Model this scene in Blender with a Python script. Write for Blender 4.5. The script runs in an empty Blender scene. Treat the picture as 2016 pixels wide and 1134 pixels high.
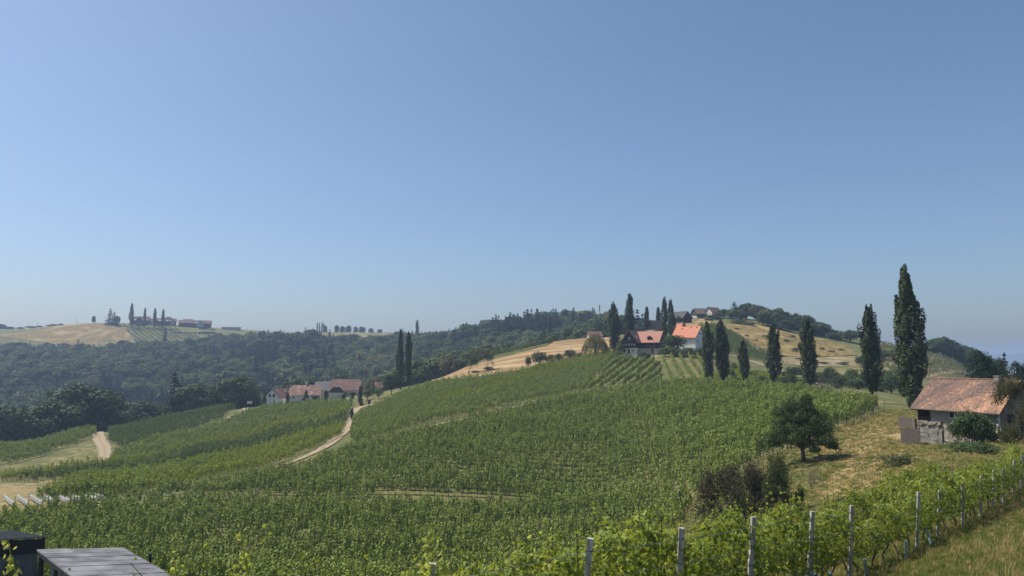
import bpy, bmesh, math, random
import numpy as np
from mathutils import Vector, Matrix

HAZE_DENSITY = 0.00025
R = math.radians
rng = np.random.default_rng(7)
random.seed(7)
scene = bpy.context.scene
col = scene.collection

# ------------------------------------------------------------------ camera, sky, sun, exposure
F_PX, CX, CY, HORIZON = 1456.0, 1008.0, 567.0, 710.0
PITCH = math.atan((HORIZON - CY) / F_PX)
cam_d = bpy.data.cameras.new('camera')
cam = bpy.data.objects.new('camera', cam_d)
col.objects.link(cam)
cam_d.sensor_width = 36.0
cam_d.lens = F_PX / 2016.0 * 36.0
cam_d.clip_start = 0.1
cam_d.clip_end = 30000
cam.location = (0, 0, 0)
cam.rotation_euler = (math.pi / 2 + PITCH, 0, 0)
scene.camera = cam

SUN_EL = R(57)
SUN_AZ = R(-71)          # angle from +Y towards +X of the direction TO the sun
world = bpy.data.worlds.new('World')
scene.world = world
world.use_nodes = True
wn = world.node_tree
bg = wn.nodes['Background']
sky = wn.nodes.new('ShaderNodeTexSky')
sky.sky_type = 'NISHITA'
sky.sun_disc = False
sky.sun_elevation = SUN_EL
sky.sun_rotation = SUN_AZ
sky.altitude = 400
sky.air_density = 1.0
sky.dust_density = 2.6
sky.ozone_density = 5.5
wn.links.new(sky.outputs[0], bg.inputs[0])
bg.inputs[1].default_value = 0.103
sun_d = bpy.data.lights.new('sun', 'SUN')
sun_d.energy = 5.0
sun_d.angle = R(0.5)
sun_d.color = (1.0, 0.95, 0.87)
sun = bpy.data.objects.new('sun', sun_d)
col.objects.link(sun)
to_sun = Vector((math.sin(SUN_AZ) * math.cos(SUN_EL), math.cos(SUN_AZ) * math.cos(SUN_EL), math.sin(SUN_EL)))
sun.rotation_euler = to_sun.to_track_quat('Z', 'Y').to_euler()
vs = scene.view_settings
vs.view_transform = 'Standard'
vs.look = 'None'
vs.exposure = 0.32
vs.gamma = 1.0
vs.use_curve_mapping = False
scene.cycles.max_bounces = 6
scene.cycles.diffuse_bounces = 3
scene.cycles.transmission_bounces = 4
scene.cycles.volume_bounces = 0
scene.cycles.use_denoising = True

# ------------------------------------------------------------------ object helpers
def tag(o, label=None, cat=None, group=None, kind=None):
    if label: o['label'] = label
    if cat: o['category'] = cat
    if group: o['group'] = group
    if kind: o['kind'] = kind
    return o

def link(name, me, parent=None, loc=None):
    o = bpy.data.objects.new(name, me)
    col.objects.link(o)
    if parent: o.parent = parent
    if loc is not None: o.location = loc
    return o

def empty(name, loc, rz=0.0, label=None, cat=None, group=None):
    o = bpy.data.objects.new(name, None)
    col.objects.link(o)
    o.empty_display_size = 0.3
    o.location = loc
    o.rotation_euler = (0, 0, rz)
    return tag(o, label, cat, group)

def copy_tree(o, parent=None):
    c = o.copy()
    col.objects.link(c)
    if parent: c.parent = parent
    for ch in list(o.children):
        copy_tree(ch, c)
    return c

def mesh(name, V, Fc, mats, midx=None, smooth=False, tone=None):
    me = bpy.data.meshes.new(name)
    me.from_pydata([tuple(v) for v in V], [], [tuple(int(i) for i in f) for f in Fc])
    for m in (mats if isinstance(mats, (list, tuple)) else [mats]):
        me.materials.append(m)
    if midx is not None:
        me.polygons.foreach_set('material_index', np.asarray(midx, dtype=np.int32))
    if smooth:
        me.polygons.foreach_set('use_smooth', np.ones(len(me.polygons), dtype=bool))
    if tone is not None:
        a = me.attributes.new('tone', 'FLOAT', 'FACE')
        a.data.foreach_set('value', np.asarray(tone, dtype=np.float32))
    me.update()
    return me

class MB:
    """collects boxes, prisms and tubes for ONE mesh"""
    def __init__(s): s.V = []; s.F = []; s.M = []; s.T = []
    def add(s, V, Fc, m=0, t=0.5):
        n = len(s.V)
        s.V += [tuple(v) for v in V]
        s.F += [tuple(i + n for i in f) for f in Fc]
        s.M += [m] * len(Fc); s.T += [t] * len(Fc)
    def box(s, x0, x1, y0, y1, z0, z1, m=0, t=0.5):
        V = [(x0,y0,z0),(x1,y0,z0),(x1,y1,z0),(x0,y1,z0),(x0,y0,z1),(x1,y0,z1),(x1,y1,z1),(x0,y1,z1)]
        s.add(V, [(0,3,2,1),(4,5,6,7),(0,1,5,4),(1,2,6,5),(2,3,7,6),(3,0,4,7)], m, t)
    def obox(s, c, ax, ay, az, hx, hy, hz, m=0, t=0.5):
        c = Vector(c); ax = Vector(ax).normalized()*hx; ay = Vector(ay).normalized()*hy; az = Vector(az).normalized()*hz
        V = [c-ax-ay-az, c+ax-ay-az, c+ax+ay-az, c-ax+ay-az, c-ax-ay+az, c+ax-ay+az, c+ax+ay+az, c-ax+ay+az]
        s.add(V, [(0,3,2,1),(4,5,6,7),(0,1,5,4),(1,2,6,5),(2,3,7,6),(3,0,4,7)], m, t)
    def tube(s, pts, rad, n=6, m=0, t=0.5, cap=True):
        pts = [Vector(p) for p in pts]
        if not hasattr(rad, '__len__'): rad = [rad]*len(pts)
        V = []; Fc = []
        for i, p in enumerate(pts):
            d = (pts[min(i+1, len(pts)-1)] - pts[max(i-1, 0)])
            if d.length < 1e-6: d = Vector((0,0,1))
            d.normalize()
            a = d.cross(Vector((0.31,0.95,0.05))).normalized(); b = d.cross(a)
            for k in range(n):
                w = 2*math.pi*k/n
                V.append(p + (a*math.cos(w) + b*math.sin(w))*rad[i])
        for i in range(len(pts)-1):
            for k in range(n):
                Fc.append((i*n+k, i*n+(k+1)%n, (i+1)*n+(k+1)%n, (i+1)*n+k))
        if cap:
            Fc.append(tuple(range(n-1,-1,-1))); Fc.append(tuple((len(pts)-1)*n+k for k in range(n)))
        s.add(V, Fc, m, t)
    def leafs(s, P, N, size, jit=0.7, m=0, aspect=0.62):
        V, Fc, T = leaf_quads(np.asarray(P), np.asarray(N), size, jit, aspect)
        n = len(s.V)
        s.V += [tuple(v) for v in V]
        s.F += [tuple(f + n) for f in Fc]
        s.M += [m]*len(Fc); s.T += list(T)
    def mesh(s, name, mats, smooth=False):
        return mesh(name, s.V, s.F, mats, s.M, smooth, s.T)
    def build(s, name, mats, parent=None, smooth=False, loc=None):
        return link(name, s.mesh(name, mats, smooth), parent, loc)

def unit(a):
    return a / np.maximum(np.linalg.norm(a, axis=-1, keepdims=True), 1e-9)

def leaf_quads(P, N, size, jit=0.7, aspect=0.62):
    n = len(P)
    size = np.broadcast_to(np.asarray(size, dtype=float), (n,)) * rng.uniform(0.65, 1.25, n)
    N = unit(N + jit * rng.normal(size=(n, 3)))
    t = unit(np.cross(N, rng.normal(size=(n, 3))))
    b = np.cross(N, t)
    s = size[:, None]
    k = aspect * rng.uniform(0.8, 1.2, (n, 1))
    sh = rng.uniform(-0.3, 0.3, (n, 1))
    c = N * s * 0.18
    V = np.stack([P - t*s, P - b*s*k + t*s*sh + c, P + t*s, P + b*s*k + t*s*sh + c], axis=1).reshape(-1, 3)
    Fc = np.arange(4*n).reshape(n, 4)
    return V, Fc, rng.uniform(0, 1, n)

# ------------------------------------------------------------------ terrain: height table over bearing and depth
def pz(px, py, D):
    """world point seen at pixel (px,py) of the photograph at depth D"""
    u = (px - CX) / F_PX; v = (CY - py) / F_PX
    dy = math.cos(PITCH) - v*math.sin(PITCH); dz = math.sin(PITCH) + v*math.cos(PITCH)
    return np.array([u*D/dy, D, dz*D/dy])

# each column: bearing as pixel column, then (depth, pixel row) or (depth, None, height)
H = None
COLS = {
 -700: [(7,H,-4.0),(9,H,-4.5),(20,H,-7.5),(40,H,-13.5),(60,H,-18),(90,H,-20.5),(140,H,-24),(215,H,-27),(300,H,-46),(400,H,-48),(600,H,-22),(760,H,0),(850,H,26),(950,H,34),(1100,H,26),(1600,H,-10),(3000,H,-55),(6000,H,-60)],
 0: [(7,H,-4.0),(9,H,-4.5),(20,H,-7.5),(40,H,-13.3),(60,H,-18),(90,1044),(110,1004),(140,960),(180,925),(213,888),(235,H,-29),(300,H,-50),(400,H,-50),(600,H,-24),(720,H,-4),(800,H,14),(850,658),(920,650),(1050,H,28),(1600,H,-10),(3000,H,-55),(6000,H,-60)],
 200: [(7,H,-4.0),(9,H,-4.5),(20,H,-7.5),(40,H,-13.3),(60,H,-18),(80,H,-19.8),(110,1000),(125,978),(150,948),(185,914),(225,868),(247,850),(265,H,-27),(335,H,-50),(430,H,-50),(600,H,-24),(720,H,-6),(790,H,10),(830,679),(865,656),(900,638),(950,636),(1050,H,38),(1600,H,-10),(3000,H,-55),(6000,H,-60)],
 330: [(7,H,-4.0),(9,H,-4.5),(20,H,-7.5),(40,H,-13.3),(60,H,-18),(75,H,-20),(110,984),(130,962),(165,925),(210,880),(250,850),(270,830),(290,H,-24),(355,H,-48),(440,H,-48),(610,H,-21),(730,H,-3),(800,H,12),(835,678),(870,656),(900,641),(950,639),(1050,H,38),(1600,H,-10),(3000,H,-55),(6000,H,-60)],
 460: [(7,H,-4.0),(9,H,-4.5),(20,H,-7.5),(40,H,-13.5),(60,H,-18),(72,H,-20),(110,984),(130,955),(190,896),(240,848),(285,806),(300,H,-20),(370,H,-44),(450,H,-45),(620,H,-16),(760,H,6),(860,672),(930,650),(980,648),(1060,H,36),(1600,H,-10),(3000,H,-55),(6000,H,-60)],
 600: [(7,H,-4.0),(9,H,-4.5),(20,H,-7.5),(40,H,-13.8),(60,H,-18),(70,H,-20),(112,983),(145,925),(210,858),(280,800),(300,791),(330,H,-18),(400,H,-36),(480,H,-37),(650,H,-8),(800,H,18),(900,664),(960,655),(1060,H,36),(1300,H,20),(1600,H,-5),(3000,H,-55),(6000,H,-60)],
 740: [(7,H,-4.0),(9,H,-4.5),(20,H,-7.5),(40,H,-13.8),(60,H,-18),(70,H,-20),(110,983),(130,930),(175,860),(220,818),(250,797),(275,781),(295,775),(320,H,-15),(385,H,-31),(465,H,-34),(650,H,-6),(800,H,16),(900,664),(960,655),(1060,H,36),(1300,H,20),(1600,H,-5),(3000,H,-55),(6000,H,-60)],
 860: [(7,H,-4.0),(9,H,-4.4),(20,H,-7.5),(40,H,-13.8),(60,H,-18),(70,H,-20),(110,983),(135,895),(160,850),(200,802),(240,767),(262,751),(285,747),(310,H,-8),(380,H,-23),(460,H,-28),(600,H,-4),(700,H,8),(780,H,14),(900,H,24),(960,655),(1060,H,34),(1300,H,20),(1600,H,-5),(3000,H,-55),(6000,H,-60)],
 1000: [(7,H,-3.9),(9,H,-4.3),(12,H,-4.9),(20,H,-7.2),(40,H,-13.6),(60,H,-18.0),(70,H,-20),(110,985),(135,895),(160,848),(190,805),(225,760),(255,731),(290,704),(318,690),(335,H,2),(385,H,-12),(450,H,-14),(560,H,6),(640,H,19),(700,H,23),(800,H,18),(950,H,24),(1060,H,28),(1600,H,-10),(3000,H,-55),(6000,H,-60)],
 1150: [(7,H,-3.8),(10.6,H,-4.2),(14,H,-5.2),(20,H,-6.9),(40,H,-13),(60,H,-17.5),(72,H,-20),(112,986),(132,905),(155,845),(180,803),(215,762),(245,728),(270,703),(300,680),(322,667),(345,H,8),(420,H,0),(500,H,4),(580,H,16),(640,H,25),(720,H,27),(900,H,15),(1600,H,-10),(3000,H,-55),(6000,H,-60)],
 1250: [(7,H,-3.7),(11,H,-4.3),(14,H,-5.0),(20,H,-6.6),(40,H,-12.3),(60,H,-16.6),(72,H,-18.8),(108,983),(128,902),(150,842),(172,800),(200,765),(225,738),(250,715),(272,698),(290,686),(325,662),(350,655),(375,H,12),(430,H,6),(560,H,14),(640,H,18),(720,H,18),(900,H,8),(1600,H,-15),(3000,H,-55),(6000,H,-60)],
 1350: [(7,H,-3.6),(12.5,H,-4.45),(20,H,-6.4),(40,H,-11),(60,H,-14.2),(80,H,-15.7),(92,982),(110,915),(130,850),(155,800),(182,768),(200,757),(222,733),(250,706),(270,690),(300,668),(330,650),(365,640),(400,634),(420,629),(460,627),(520,H,16),(620,H,6),(900,H,-10),(1600,H,-30),(3000,H,-55),(6000,H,-60)],
 1450: [(7,H,-3.6),(14.2,H,-4.7),(25,H,-7.2),(40,H,-9.7),(55,H,-11.6),(72,970),(85,930),(100,892),(120,843),(150,795),(182,765),(200,758),(225,745),(255,728),(290,703),(330,672),(365,650),(400,636),(430,627),(470,625),(520,H,18),(620,H,2),(900,H,-20),(1600,H,-40),(3000,H,-58),(6000,H,-60)],
 1560: [(7,H,-3.5),(16,H,-5.0),(25,H,-6.9),(40,H,-9.2),(50,1008),(66,937),(74,912),(88,874),(105,836),(130,800),(165,777),(190,768),(220,753),(260,735),(300,712),(325,700),(350,685),(400,652),(428,640),(470,H,19),(540,H,12),(640,H,-4),(900,H,-25),(1600,H,-45),(3000,H,-58),(6000,H,-60)],
 1700: [(7,H,-3.3),(14,H,-4.5),(20,H,-5.65),(30,H,-6.8),(38,1000),(52,950),(66,910),(84,866),(100,840),(120,814),(145,790),(180,775),(230,760),(280,732),(320,712),(345,698),(400,676),(425,668),(480,H,9),(560,H,0),(700,H,-15),(900,H,-28),(1600,H,-48),(3000,H,-58),(6000,H,-60)],
 1850: [(7,H,-3.0),(14,H,-4.3),(20,H,-5.3),(25,H,-5.95),(30,H,-6.5),(40,H,-7.0),(55,905),(66,883),(78,869),(90,H,-8.0),(120,H,-8.2),(160,H,-10),(230,H,-12),(300,740),(340,716),(385,699),(410,697),(460,H,-1),(560,H,-12),(700,H,-22),(900,H,-32),(1600,H,-50),(3000,H,-58),(6000,H,-60)],
 2016: [(7,H,-2.7),(13.5,H,-3.9),(18,H,-4.6),(25,H,-5.6),(32,H,-6.5),(40,H,-7.1),(50,913),(60,885),(72,868),(90,H,-8.0),(120,H,-9.5),(160,H,-12),(250,H,-20),(340,H,-24),(500,H,-30),(700,H,-36),(900,H,-40),(1600,H,-50),(3000,H,-58),(6000,H,-60)],
 2700: [(7,H,-2.2),(14,H,-3.2),(25,H,-4.8),(40,H,-6.0),(60,H,-6.6),(80,H,-7.2),(120,H,-9),(160,H,-13),(250,H,-22),(340,H,-26),(500,H,-32),(700,H,-38),(900,H,-42),(1600,H,-50),(3000,H,-58),(6000,H,-60)],
}

def pchip(x, y, xq):
    x = np.asarray(x, float); y = np.asarray(y, float)
    h = np.diff(x); d = np.diff(y, axis=0) / (h if y.ndim == 1 else h[:, None])
    m = np.zeros_like(y)
    hh = h if y.ndim == 1 else h[:, None]
    w1 = 2*hh[1:] + hh[:-1]; w2 = hh[1:] + 2*hh[:-1]
    with np.errstate(divide='ignore', invalid='ignore'):
        mm = (w1 + w2) / (w1/d[:-1] + w2/d[1:])
    mm = np.where(d[:-1]*d[1:] > 0, mm, 0.0)
    m[1:-1] = mm; m[0] = d[0]; m[-1] = d[-1]
    i = np.clip(np.searchsorted(x, xq) - 1, 0, len(x)-2)
    H_ = h[i]; t = (xq - x[i]) / H_
    if y.ndim > 1: H_ = H_[:, None]; t = t[:, None]
    return ((1+2*t)*(1-t)**2)*y[i] + t*(1-t)**2*H_*m[i] + t*t*(3-2*t)*y[i+1] + t*t*(t-1)*H_*m[i+1]

LD = np.linspace(math.log(7), math.log(6000), 700)
PXG = np.arange(-700, 2701, 5.0)
_keys = sorted(COLS)
_tab = []
for k in _keys:
    c = COLS[k]
    ds = [math.log(p[0]) for p in c]
    zs = [p[2] if p[1] is None else pz(k, p[1], p[0])[2] for p in c]
    _tab.append(pchip(ds, zs, LD))
ZT = pchip(_keys, np.array(_tab), PXG)                      # (bearing, depth)
_k = np.exp(-np.linspace(-2, 2, 25)**2); _k /= _k.sum()      # soften across bearings
_pad = np.pad(ZT, ((12, 12), (0, 0)), mode='edge')
ZT = sum(_k[j]*_pad[j:j+len(PXG)] for j in range(25))

def gz(x, y):
    x = np.asarray(x, float); y = np.asarray(y, float)
    D = np.clip(y, 7.0, 5999)
    a = np.clip((x/D*F_PX + CX - PXG[0]) / 5.0, 0, len(PXG)-1.001)
    b = np.clip((np.log(D) - LD[0]) / (LD[1]-LD[0]), 0, len(LD)-1.001)
    i = a.astype(int); j = b.astype(int); fa = a-i; fb = b-j
    z = ZT[i,j]*(1-fa)*(1-fb) + ZT[i+1,j]*fa*(1-fb) + ZT[i,j+1]*(1-fa)*fb + ZT[i+1,j+1]*fa*fb
    near = np.clip((7.0 - y)/7.0, 0, 1)
    z = z*(1-near) + near*(-1.75)
    amp = np.clip(y/400.0, 0.02, 0.6)
    return z + amp*(np.sin(x*0.11 + 1.3*np.sin(y*0.07))*np.cos(y*0.13 + x*0.03))*0.45

def gz1(x, y): return float(gz(x, y))

def hit(px, py, dmin=8.0, dmax=3000.0):
    """first ground point on the ray through a pixel, beyond dmin"""
    D = np.exp(np.linspace(math.log(dmin), math.log(dmax), 4000))
    r = pz(px, py, 1.0)
    g = gz(r[0]*D, D) - r[2]*D
    s = np.nonzero(g > 0)[0]
    if len(s) == 0 or s[0] == 0:
        k = 0 if len(s) else int(np.argmax(g))
    else:
        k = s[0]
    d = D[k]
    return np.array([r[0]*d, d, float(gz(r[0]*d, d))])

def spot(px, D):
    x = (px - CX)/F_PX*D
    for _ in range(3): x = (px - CX)/F_PX*(D*math.cos(PITCH) + gz1(x, D)*math.sin(PITCH))
    return Vector((x, D, gz1(x, D)))

def proj(x, y, z):
    c, s = math.cos(PITCH), math.sin(PITCH)
    d = y*c + z*s; v = -y*s + z*c
    return CX + F_PX*x/d, CY - F_PX*v/d
# ------------------------------------------------------------------ materials
def newmat(name):
    m = bpy.data.materials.new(name); m.use_nodes = True
    nt = m.node_tree; nt.nodes.clear()
    out = nt.nodes.new('ShaderNodeOutputMaterial')
    return m, nt, out

def mixc(nt, fac, a, b, mode='MIX'):
    n = nt.nodes.new('ShaderNodeMix'); n.data_type = 'RGBA'; n.blend_type = mode
    if hasattr(fac, 'links') or hasattr(fac, 'is_output'): nt.links.new(fac, n.inputs[0])
    else: n.inputs[0].default_value = fac
    for v, i in ((a, 6), (b, 7)):
        if hasattr(v, 'is_output'): nt.links.new(v, n.inputs[i])
        else: n.inputs[i].default_value = (*v, 1)
    return n.outputs[2]

def math_(nt, op, a, b=None, clamp=False):
    n = nt.nodes.new('ShaderNodeMath'); n.operation = op; n.use_clamp = clamp
    for k, v in enumerate((a, b)):
        if v is None: continue
        if hasattr(v, 'is_output'): nt.links.new(v, n.inputs[k])
        else: n.inputs[k].default_value = v
    return n.outputs[0]

def ramp(nt, fac, lo, hi):
    n = nt.nodes.new('ShaderNodeMapRange'); n.interpolation_type = 'SMOOTHSTEP'
    nt.links.new(fac, n.inputs[0]); n.inputs[1].default_value = lo; n.inputs[2].default_value = hi
    return n.outputs[0]

def noise(nt, vec, scale, detail=3.0, rough=0.6):
    n = nt.nodes.new('ShaderNodeTexNoise'); n.inputs['Scale'].default_value = scale
    n.inputs['Detail'].default_value = detail; n.inputs['Roughness'].default_value = rough
    if vec is not None: nt.links.new(vec, n.inputs['Vector'])
    return n.outputs[0]

def attr(nt, name):
    n = nt.nodes.new('ShaderNodeAttribute'); n.attribute_name = name
    return n.outputs['Fac']

def leafmat(name, dark, light, transl=0.3, tcol=None, gloss=0.08):
    m, nt, out = newmat(name)
    t = attr(nt, 'tone')
    oi = nt.nodes.new('ShaderNodeObjectInfo')
    f = math_(nt, 'ADD', math_(nt, 'MULTIPLY', t, 0.6), math_(nt, 'MULTIPLY', oi.outputs['Random'], 0.4))
    c = mixc(nt, f, dark, light)
    p = nt.nodes.new('ShaderNodeBsdfPrincipled')
    nt.links.new(c, p.inputs['Base Color']); p.inputs['Roughness'].default_value = 0.55
    p.inputs['Specular IOR Level'].default_value = gloss
    if transl > 0:
        tr = nt.nodes.new('ShaderNodeBsdfTranslucent')
        tc = tcol or (light[0]*1.5, light[1]*1.5, light[2]*0.7)
        nt.links.new(mixc(nt, 0.75, c, tc), tr.inputs[0])
        mx = nt.nodes.new('ShaderNodeMixShader'); mx.inputs[0].default_value = transl
        nt.links.new(p.outputs[0], mx.inputs[1]); nt.links.new(tr.outputs[0], mx.inputs[2])
        nt.links.new(mx.outputs[0], out.inputs[0])
    else:
        nt.links.new(p.outputs[0], out.inputs[0])
    return m

def plain(name, c1, c2, scale=3.0, rough=0.85, bump=0.0, coord='Object', detail=4, lo=0.35, hi=0.65, spec=0.3, c3=None, stretch=None, use_tone=0.0):
    m, nt, out = newmat(name)
    tc = nt.nodes.new('ShaderNodeTexCoord')
    v = tc.outputs[coord]
    if stretch:
        mp = nt.nodes.new('ShaderNodeMapping'); nt.links.new(v, mp.inputs[0]); mp.inputs['Scale'].default_value = stretch
        v = mp.outputs[0]
    n = noise(nt, v, scale, detail)
    c = mixc(nt, ramp(nt, n, lo, hi), c1, c2)
    if c3:
        n2 = noise(nt, v, scale*0.23, 2)
        c = mixc(nt, ramp(nt, n2, 0.5, 0.66), c, c3)
    if use_tone:
        t = attr(nt, 'tone')
        k = math_(nt, 'ADD', math_(nt, 'MULTIPLY', t, use_tone), 1 - use_tone*0.5)
        cc = nt.nodes.new('ShaderNodeVectorMath'); cc.operation = 'SCALE'
        nt.links.new(c, cc.inputs[0]); nt.links.new(k, cc.inputs['Scale']); c = cc.outputs[0]
    p = nt.nodes.new('ShaderNodeBsdfPrincipled')
    nt.links.new(c, p.inputs['Base Color']); p.inputs['Roughness'].default_value = rough
    p.inputs['Specular IOR Level'].default_value = spec
    if bump:
        b = nt.nodes.new('ShaderNodeBump'); b.inputs['Strength'].default_value = bump; b.inputs['Distance'].default_value = 0.02
        nt.links.new(noise(nt, v, scale*4, 4), b.inputs['Height']); nt.links.new(b.outputs[0], p.inputs['Normal'])
    nt.links.new(p.outputs[0], out.inputs[0])
    return m

def tilemat(name, c1, c2, c3, row=0.35, wid=0.25):
    """far roof: courses of tiles, in object space"""
    m, nt, out = newmat(name)
    tc = nt.nodes.new('ShaderNodeTexCoord')
    br = nt.nodes.new('ShaderNodeTexBrick')
    mp = nt.nodes.new('ShaderNodeMapping'); nt.links.new(tc.outputs['Object'], mp.inputs[0])
    nt.links.new(mp.outputs[0], br.inputs['Vector'])
    br.inputs['Scale'].default_value = 1.0; br.inputs['Brick Width'].default_value = wid; br.inputs['Row Height'].default_value = row
    br.inputs['Mortar Size'].default_value = 0.02; br.inputs['Color1'].default_value = (*c1, 1); br.inputs['Color2'].default_value = (*c2, 1)
    br.inputs['Mortar'].default_value = (c1[0]*.6, c1[1]*.6, c1[2]*.6, 1)
    n = noise(nt, tc.outputs['Object'], 0.6, 4)
    c = mixc(nt, ramp(nt, n, 0.48, 0.68), br.outputs[0], c3)
    p = nt.nodes.new('ShaderNodeBsdfPrincipled'); nt.links.new(c, p.inputs['Base Color'])
    p.inputs['Roughness'].default_value = 0.8
    nt.links.new(p.outputs[0], out.inputs[0])
    return m

LM = {
 'vine':   leafmat('vine_leaf', (0.088,0.128,0.028), (0.330,0.385,0.095), 0.16, (.30,.36,.05)),
 'vine_y': leafmat('vine_leaf_yellow', (0.125,0.165,0.024), (0.310,0.350,0.050), 0.2, (.42,.46,.06)),
 'vine_d': leafmat('vine_leaf_dark', (0.050,0.084,0.030), (0.150,0.200,0.065), 0.2),
 'vine_p': leafmat('vine_leaf_pale', (0.075,0.095,0.040), (0.150,0.175,0.080), 0.25),
 'vine_n': leafmat('vine_leaf_near', (0.045,0.085,0.016), (0.245,0.300,0.048), 0.35, (0.48,0.50,0.05), 0.22),
 'vine_s': leafmat('vine_leaf_shoot', (0.150,0.190,0.035), (0.400,0.400,0.110), 0.5, (0.60,0.62,0.10), 0.35),
 'poplar': leafmat('poplar_leaf', (0.022,0.038,0.015), (0.085,0.105,0.042), 0.08),
 'oak':    leafmat('oak_leaf', (0.034,0.060,0.022), (0.085,0.120,0.042), 0.1),
 'beech':  leafmat('beech_leaf', (0.060,0.092,0.030), (0.130,0.165,0.060), 0.12),
 'pale':   leafmat('chestnut_leaf', (0.085,0.095,0.045), (0.190,0.180,0.095), 0.2),
 'spruce': leafmat('spruce_needle', (0.014,0.030,0.018), (0.045,0.072,0.038), 0.0),
 'olive':  leafmat('olive_green_leaf', (0.030,0.042,0.018), (0.085,0.105,0.045), 0.2),
 'willow': leafmat('willow_leaf', (0.110,0.115,0.045), (0.230,0.220,0.095), 0.3),
 'dry':    leafmat('dry_twig_leaf', (0.040,0.034,0.022), (0.085,0.075,0.048), 0.1),
 'brown':  leafmat('browned_leaf', (0.032,0.050,0.018), (0.120,0.110,0.040), 0.2),
 'fig':    leafmat('fig_leaf', (0.028,0.058,0.018), (0.080,0.125,0.040), 0.2, None, 0.4),
 'grass':  leafmat('grass_blade', (0.060,0.090,0.022), (0.170,0.190,0.055), 0.3),
 'hay':    leafmat('dry_grass_blade', (0.240,0.180,0.080), (0.440,0.340,0.170), 0.3),
}
BARK = plain('bark', (0.045,0.036,0.028), (0.11,0.09,0.07), 6, 0.95, 0.5)
DEADW = plain('dead_wood', (0.10,0.085,0.07), (0.24,0.21,0.18), 6, 0.95, 0.3)
VSTEM = plain('vine_stem', (0.05,0.035,0.022), (0.12,0.09,0.06), 8, 0.95, 0.3)

# ------------------------------------------------------------------ plant meshes
def fit(P, h, w):
    P = P.copy(); P[:, 2] *= h/np.percentile(P[:, 2], 99.8)
    P[:, :2] *= (w/2)/np.percentile(np.abs(P[:, :2]), 99)
    return P

def sph(n):
    return unit(rng.normal(size=(n, 3)))

def poplar_mesh(h=18.0, w=3.2, n=6500, leaf=0.20, seed=0, bare=0.07, base=0.18):
    """columnar poplar: many steep plumes round a straight trunk"""
    global rng; rng = np.random.default_rng(seed)
    b = MB()
    def env(t): return min(1.0, (t/base)**0.6) * max(0.02, 1 - t**4.2)**0.60
    P = []; N = []
    k = 0
    np_ = 64
    for i in range(np_):
        t = (i + rng.uniform(0, 1))/np_ ; t = t**0.9
        zc = h*(bare + (1-bare)*t*0.93)
        a = i*2.4 + rng.uniform(-.5, .5)
        r = w/2*env(t)*rng.uniform(0.40, 0.80)*(1 + .22*math.sin(2*a + 9*t + seed))
        if rng.random() < 0.10: r *= 1.15
        c = np.array([math.cos(a)*r, math.sin(a)*r, zc])
        L = h*rng.uniform(0.05, 0.095); q = w*rng.uniform(0.11, 0.19)*max(0.40, env(t))
        m = int(n/np_)
        s = sph(m); rad = rng.uniform(0.75, 1.06, (m, 1))
        p = s*rad*np.array([q, q, L])
        p[:, 0] += (p[:, 2]/L)*q*0.35*math.cos(a); p[:, 1] += (p[:, 2]/L)*q*0.35*math.sin(a)
        P.append(p + c); N.append(s*np.array([1, 1, .5]) + 0.35*np.array([math.cos(a), math.sin(a), .3]))
        if i % 4 == 0:
            b.tube([(0, 0, max(0.5, zc - h*.1)), (c[0]*.8, c[1]*.8, zc)], [0.06, 0.02], 4)
    wob = rng.uniform(-1, 1, 2)*w*0.03
    b.tube([(0, 0, -0.3), (wob[0], wob[1], h*.3), (0, 0, h*.6), (-wob[0], 0, h*.93)], [h*.014, h*.011, h*.007, .03], 7)
    trunk = b.mesh('poplar_trunk', [BARK], True)
    P = np.concatenate(P); N = np.concatenate(N)
    P = fit(P, h, w); c = MB(); c.leafs(P, N, leaf, 0.38)
    crown = c.mesh('poplar_crown', [LM['poplar']])
    return trunk, crown

def lobed(h, w, n, lobes, low, flat=0.8, lobe=(0.20, 0.34)):
    P = []; N = []; cs = []
    for i in range(lobes):
        a = i*2.399 + rng.uniform(-.4, .4)
        t = (i + .5)/lobes
        zc = low + (h - low)*(0.22 + 0.62*t)*rng.uniform(.92, 1.06)
        rr = w/2*math.sin(math.pi*min(0.97, 0.22 + 0.70*t))**0.7*rng.uniform(.35, .80)
        q = w*rng.uniform(*lobe)*(1.0 if t < .8 else .8)
        c = np.array([math.cos(a)*rr, math.sin(a)*rr, min(zc, h - q*flat*0.9)])
        m = int(n/lobes)
        s = sph(m); s[:, 2] = np.where(s[:, 2] < -0.45, -s[:, 2], s[:, 2])
        bump = 1 + 0.20*np.sin(s[:, 0:1]*5 + i)*np.cos(s[:, 1:2]*6 + i)
        p = s*rng.uniform(0.72, 1.06, (m, 1))*bump*np.array([q, q, q*flat])
        P.append(p + c); N.append(s); cs.append((c, q))
    return np.concatenate(P), np.concatenate(N), cs

def broad_parts(h=12.0, w=9.0, n=2200, leaf=0.35, lobes=12, low=0.25, mat='oak', seed=0, flat=.8, wood=BARK, jit=.34):
    global rng; rng = np.random.default_rng(seed)
    P, N, cs = lobed(h, w, n, lobes, h*low, flat)
    b = MB()
    zt = h*max(low, .12)
    b.tube([(0, 0, -.4), (w*.01, 0, zt*.6), (0, w*.01, zt*1.3), (0, 0, h*.7)], [h*.026, h*.020, h*.016, h*.005], 7)
    for c, q in cs:
        b.tube([(0, 0, zt*.9), (c[0]*.45, c[1]*.45, zt + (c[2]-zt)*.45), tuple(c)], [h*.010, h*.007, h*.002], 4)
    P = fit(P, h, w); c_ = MB(); c_.leafs(P, N, leaf, jit)
    return b.mesh('trunk', [wood], True), c_.mesh('crown', [LM[mat]])

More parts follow.
